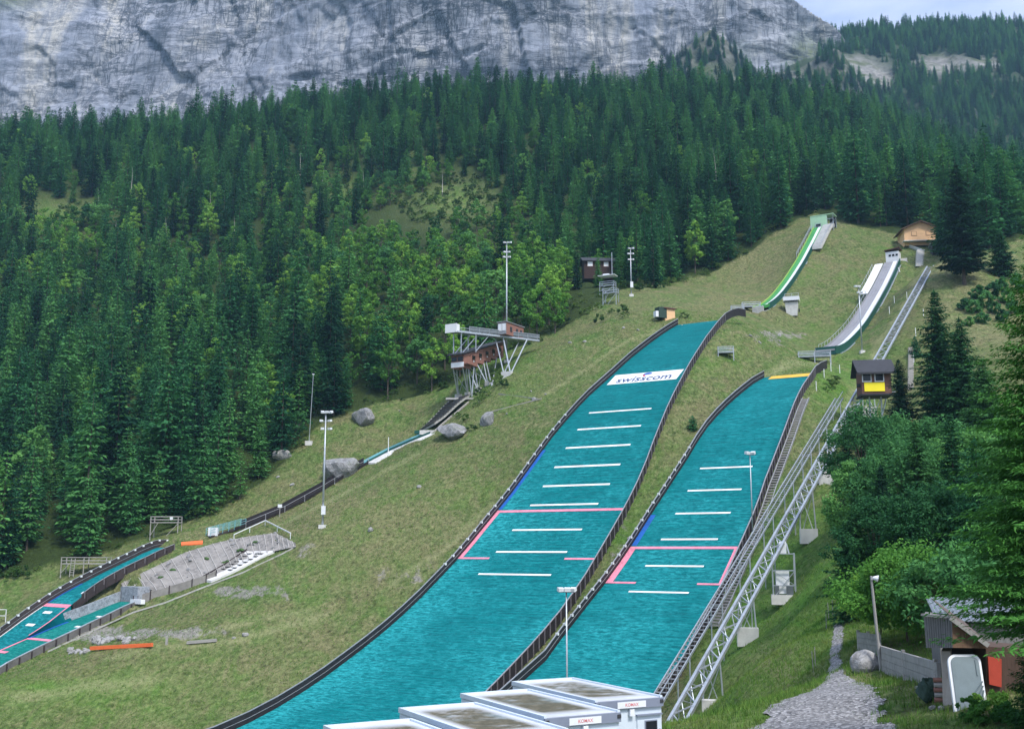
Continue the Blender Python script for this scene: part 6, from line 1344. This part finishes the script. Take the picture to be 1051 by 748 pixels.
# the spur itself
ux2 = np.arange(90, 330, 4.0); vz = np.arange(0, 1.01, .05); UX, UV_ = np.meshgrid(ux2, vz); pk = 300 + np.interp(UX, [90, 140, 185, 230, 262, 300, 330], [80, 140, 176, 132, 134, 156, 110]); UZ = 300 + (pk - 300)*UV_; UY = 870 + 60*UV_ + 14*(fbm(UX/22, UZ/22, 4, 120) - .5)
ui = np.arange(UX.size).reshape(UX.shape); me = mesh_np('spur', np.c_[UX.ravel(), UY.ravel(), UZ.ravel()], np.stack([ui[:-1, :-1], ui[:-1, 1:], ui[1:, 1:], ui[1:, :-1]], -1).reshape(-1, 4), k.m, False)
me.attributes.new('bare', 'FLOAT', 'POINT').data.foreach_set('value', np.full(UX.size, .55, np.float32)); tag(link('spur_hill', me), kind='structure')
pi_ = rng.integers(0, len(ux2), 900); pv_ = rng.random(900)**.8; sx3 = ux2[pi_] + rng.uniform(-2, 2, 900); vi_ = np.clip((pv_*20).astype(int), 0, 20)
scatter('spur_trees', 'scattered hazy spruces on the spur under the cliff', 'forest', np.c_[sx3, UY[vi_, pi_], UZ[vi_, pi_] - 1], rng.random(900)*6.28, s3(rng.uniform(.45, .85, 900)), rng.integers(0, 5, 900), SRC_S)

# ------------------------------------------------------------------ air
hz = MB().box((60, 640, 270), (2600, 1420, 780)); hm = bpy.data.materials.new('haze'); hm.use_nodes = True; t = hm.node_tree; t.nodes.clear(); ho = t.nodes.new('ShaderNodeOutputMaterial'); hv = t.nodes.new('ShaderNodeVolumePrincipled')
hv.inputs['Color'].default_value = (.42, .74, 1, 1); hv.inputs['Density'].default_value = HAZE; hv.inputs['Anisotropy'].default_value = .2; t.links.new(hv.outputs[0], ho.inputs['Volume'])
if HAZE > 0: tag(hz.build('haze', hm), 'thin bluish mountain haze', 'haze', kind='stuff')

# ------------------------------------------------------------------ daylight
SE, SA = R(55), R(146)        # elevation; compass bearing from the view direction, clockwise
w = bpy.data.worlds.new('World'); SC.world = w; w.use_nodes = True; t = w.node_tree; t.nodes.clear(); wo = t.nodes.new('ShaderNodeOutputWorld'); bg = t.nodes.new('ShaderNodeBackground'); sky = t.nodes.new('ShaderNodeTexSky'); sky.sky_type = 'NISHITA'; sky.sun_disc = False
sky.sun_elevation = SE; sky.sun_rotation = SA; sky.air_density = 1.0; sky.dust_density = 1.5; sky.ozone_density = 1.0; bg.inputs['Strength'].default_value = .10
tc = t.nodes.new('ShaderNodeTexCoord'); mp_ = t.nodes.new('ShaderNodeMapping'); mp_.inputs['Scale'].default_value = (1.2, 1.2, 3.2); nz_ = t.nodes.new('ShaderNodeTexNoise'); nz_.inputs['Scale'].default_value = 2.4; nz_.inputs['Detail'].default_value = 6; nz_.inputs['Roughness'].default_value = .55
rp = t.nodes.new('ShaderNodeValToRGB'); rp.color_ramp.elements[0].position = .36; rp.color_ramp.elements[1].position = .80; mx = t.nodes.new('ShaderNodeMix'); mx.data_type = 'RGBA'; sxz = t.nodes.new('ShaderNodeSeparateXYZ'); t.links.new(tc.outputs['Generated'], sxz.inputs[0]); ml = t.nodes.new('ShaderNodeMath'); ml.operation = 'MULTIPLY_ADD'; ml.inputs[1].default_value = .88; ml.inputs[2].default_value = .12; ml.use_clamp = True; t.links.new(sxz.outputs[2], ml.inputs[0]); vm = t.nodes.new('ShaderNodeVectorMath'); vm.operation = 'SCALE'; vm.inputs[0].default_value = (9.8, 10.3, 13.4); t.links.new(ml.outputs[0], vm.inputs['Scale']); t.links.new(vm.outputs[0], mx.inputs[7])
t.links.new(tc.outputs['Generated'], mp_.inputs[0]); t.links.new(mp_.outputs[0], nz_.inputs['Vector']); t.links.new(nz_.outputs['Fac'], rp.inputs[0]); t.links.new(rp.outputs[0], mx.inputs[0]); t.links.new(sky.outputs[0], mx.inputs[6]); t.links.new(mx.outputs[2], bg.inputs[0]); t.links.new(bg.outputs[0], wo.inputs[0])
sl = bpy.data.lights.new('sun', 'SUN'); sl.energy = 1.5; sl.angle = R(10); sl.color = (1, .95, .88); so = bpy.data.objects.new('sun', sl); COL.objects.link(so)
sdv = Vector((math.sin(SA)*math.cos(SE), math.cos(SA)*math.cos(SE), math.sin(SE))); so.rotation_euler = (-sdv).to_track_quat('-Z', 'Y').to_euler()
vs = SC.view_settings; vs.view_transform = 'Standard'; vs.look = 'None'; vs.exposure = EXPO; vs.gamma = 1; vs.use_curve_mapping = False
cy = SC.cycles; cy.max_bounces = 6; cy.diffuse_bounces = 3; cy.glossy_bounces = 2; cy.transmission_bounces = 3; cy.volume_bounces = 0; cy.transparent_max_bounces = 4; cy.use_denoising = True
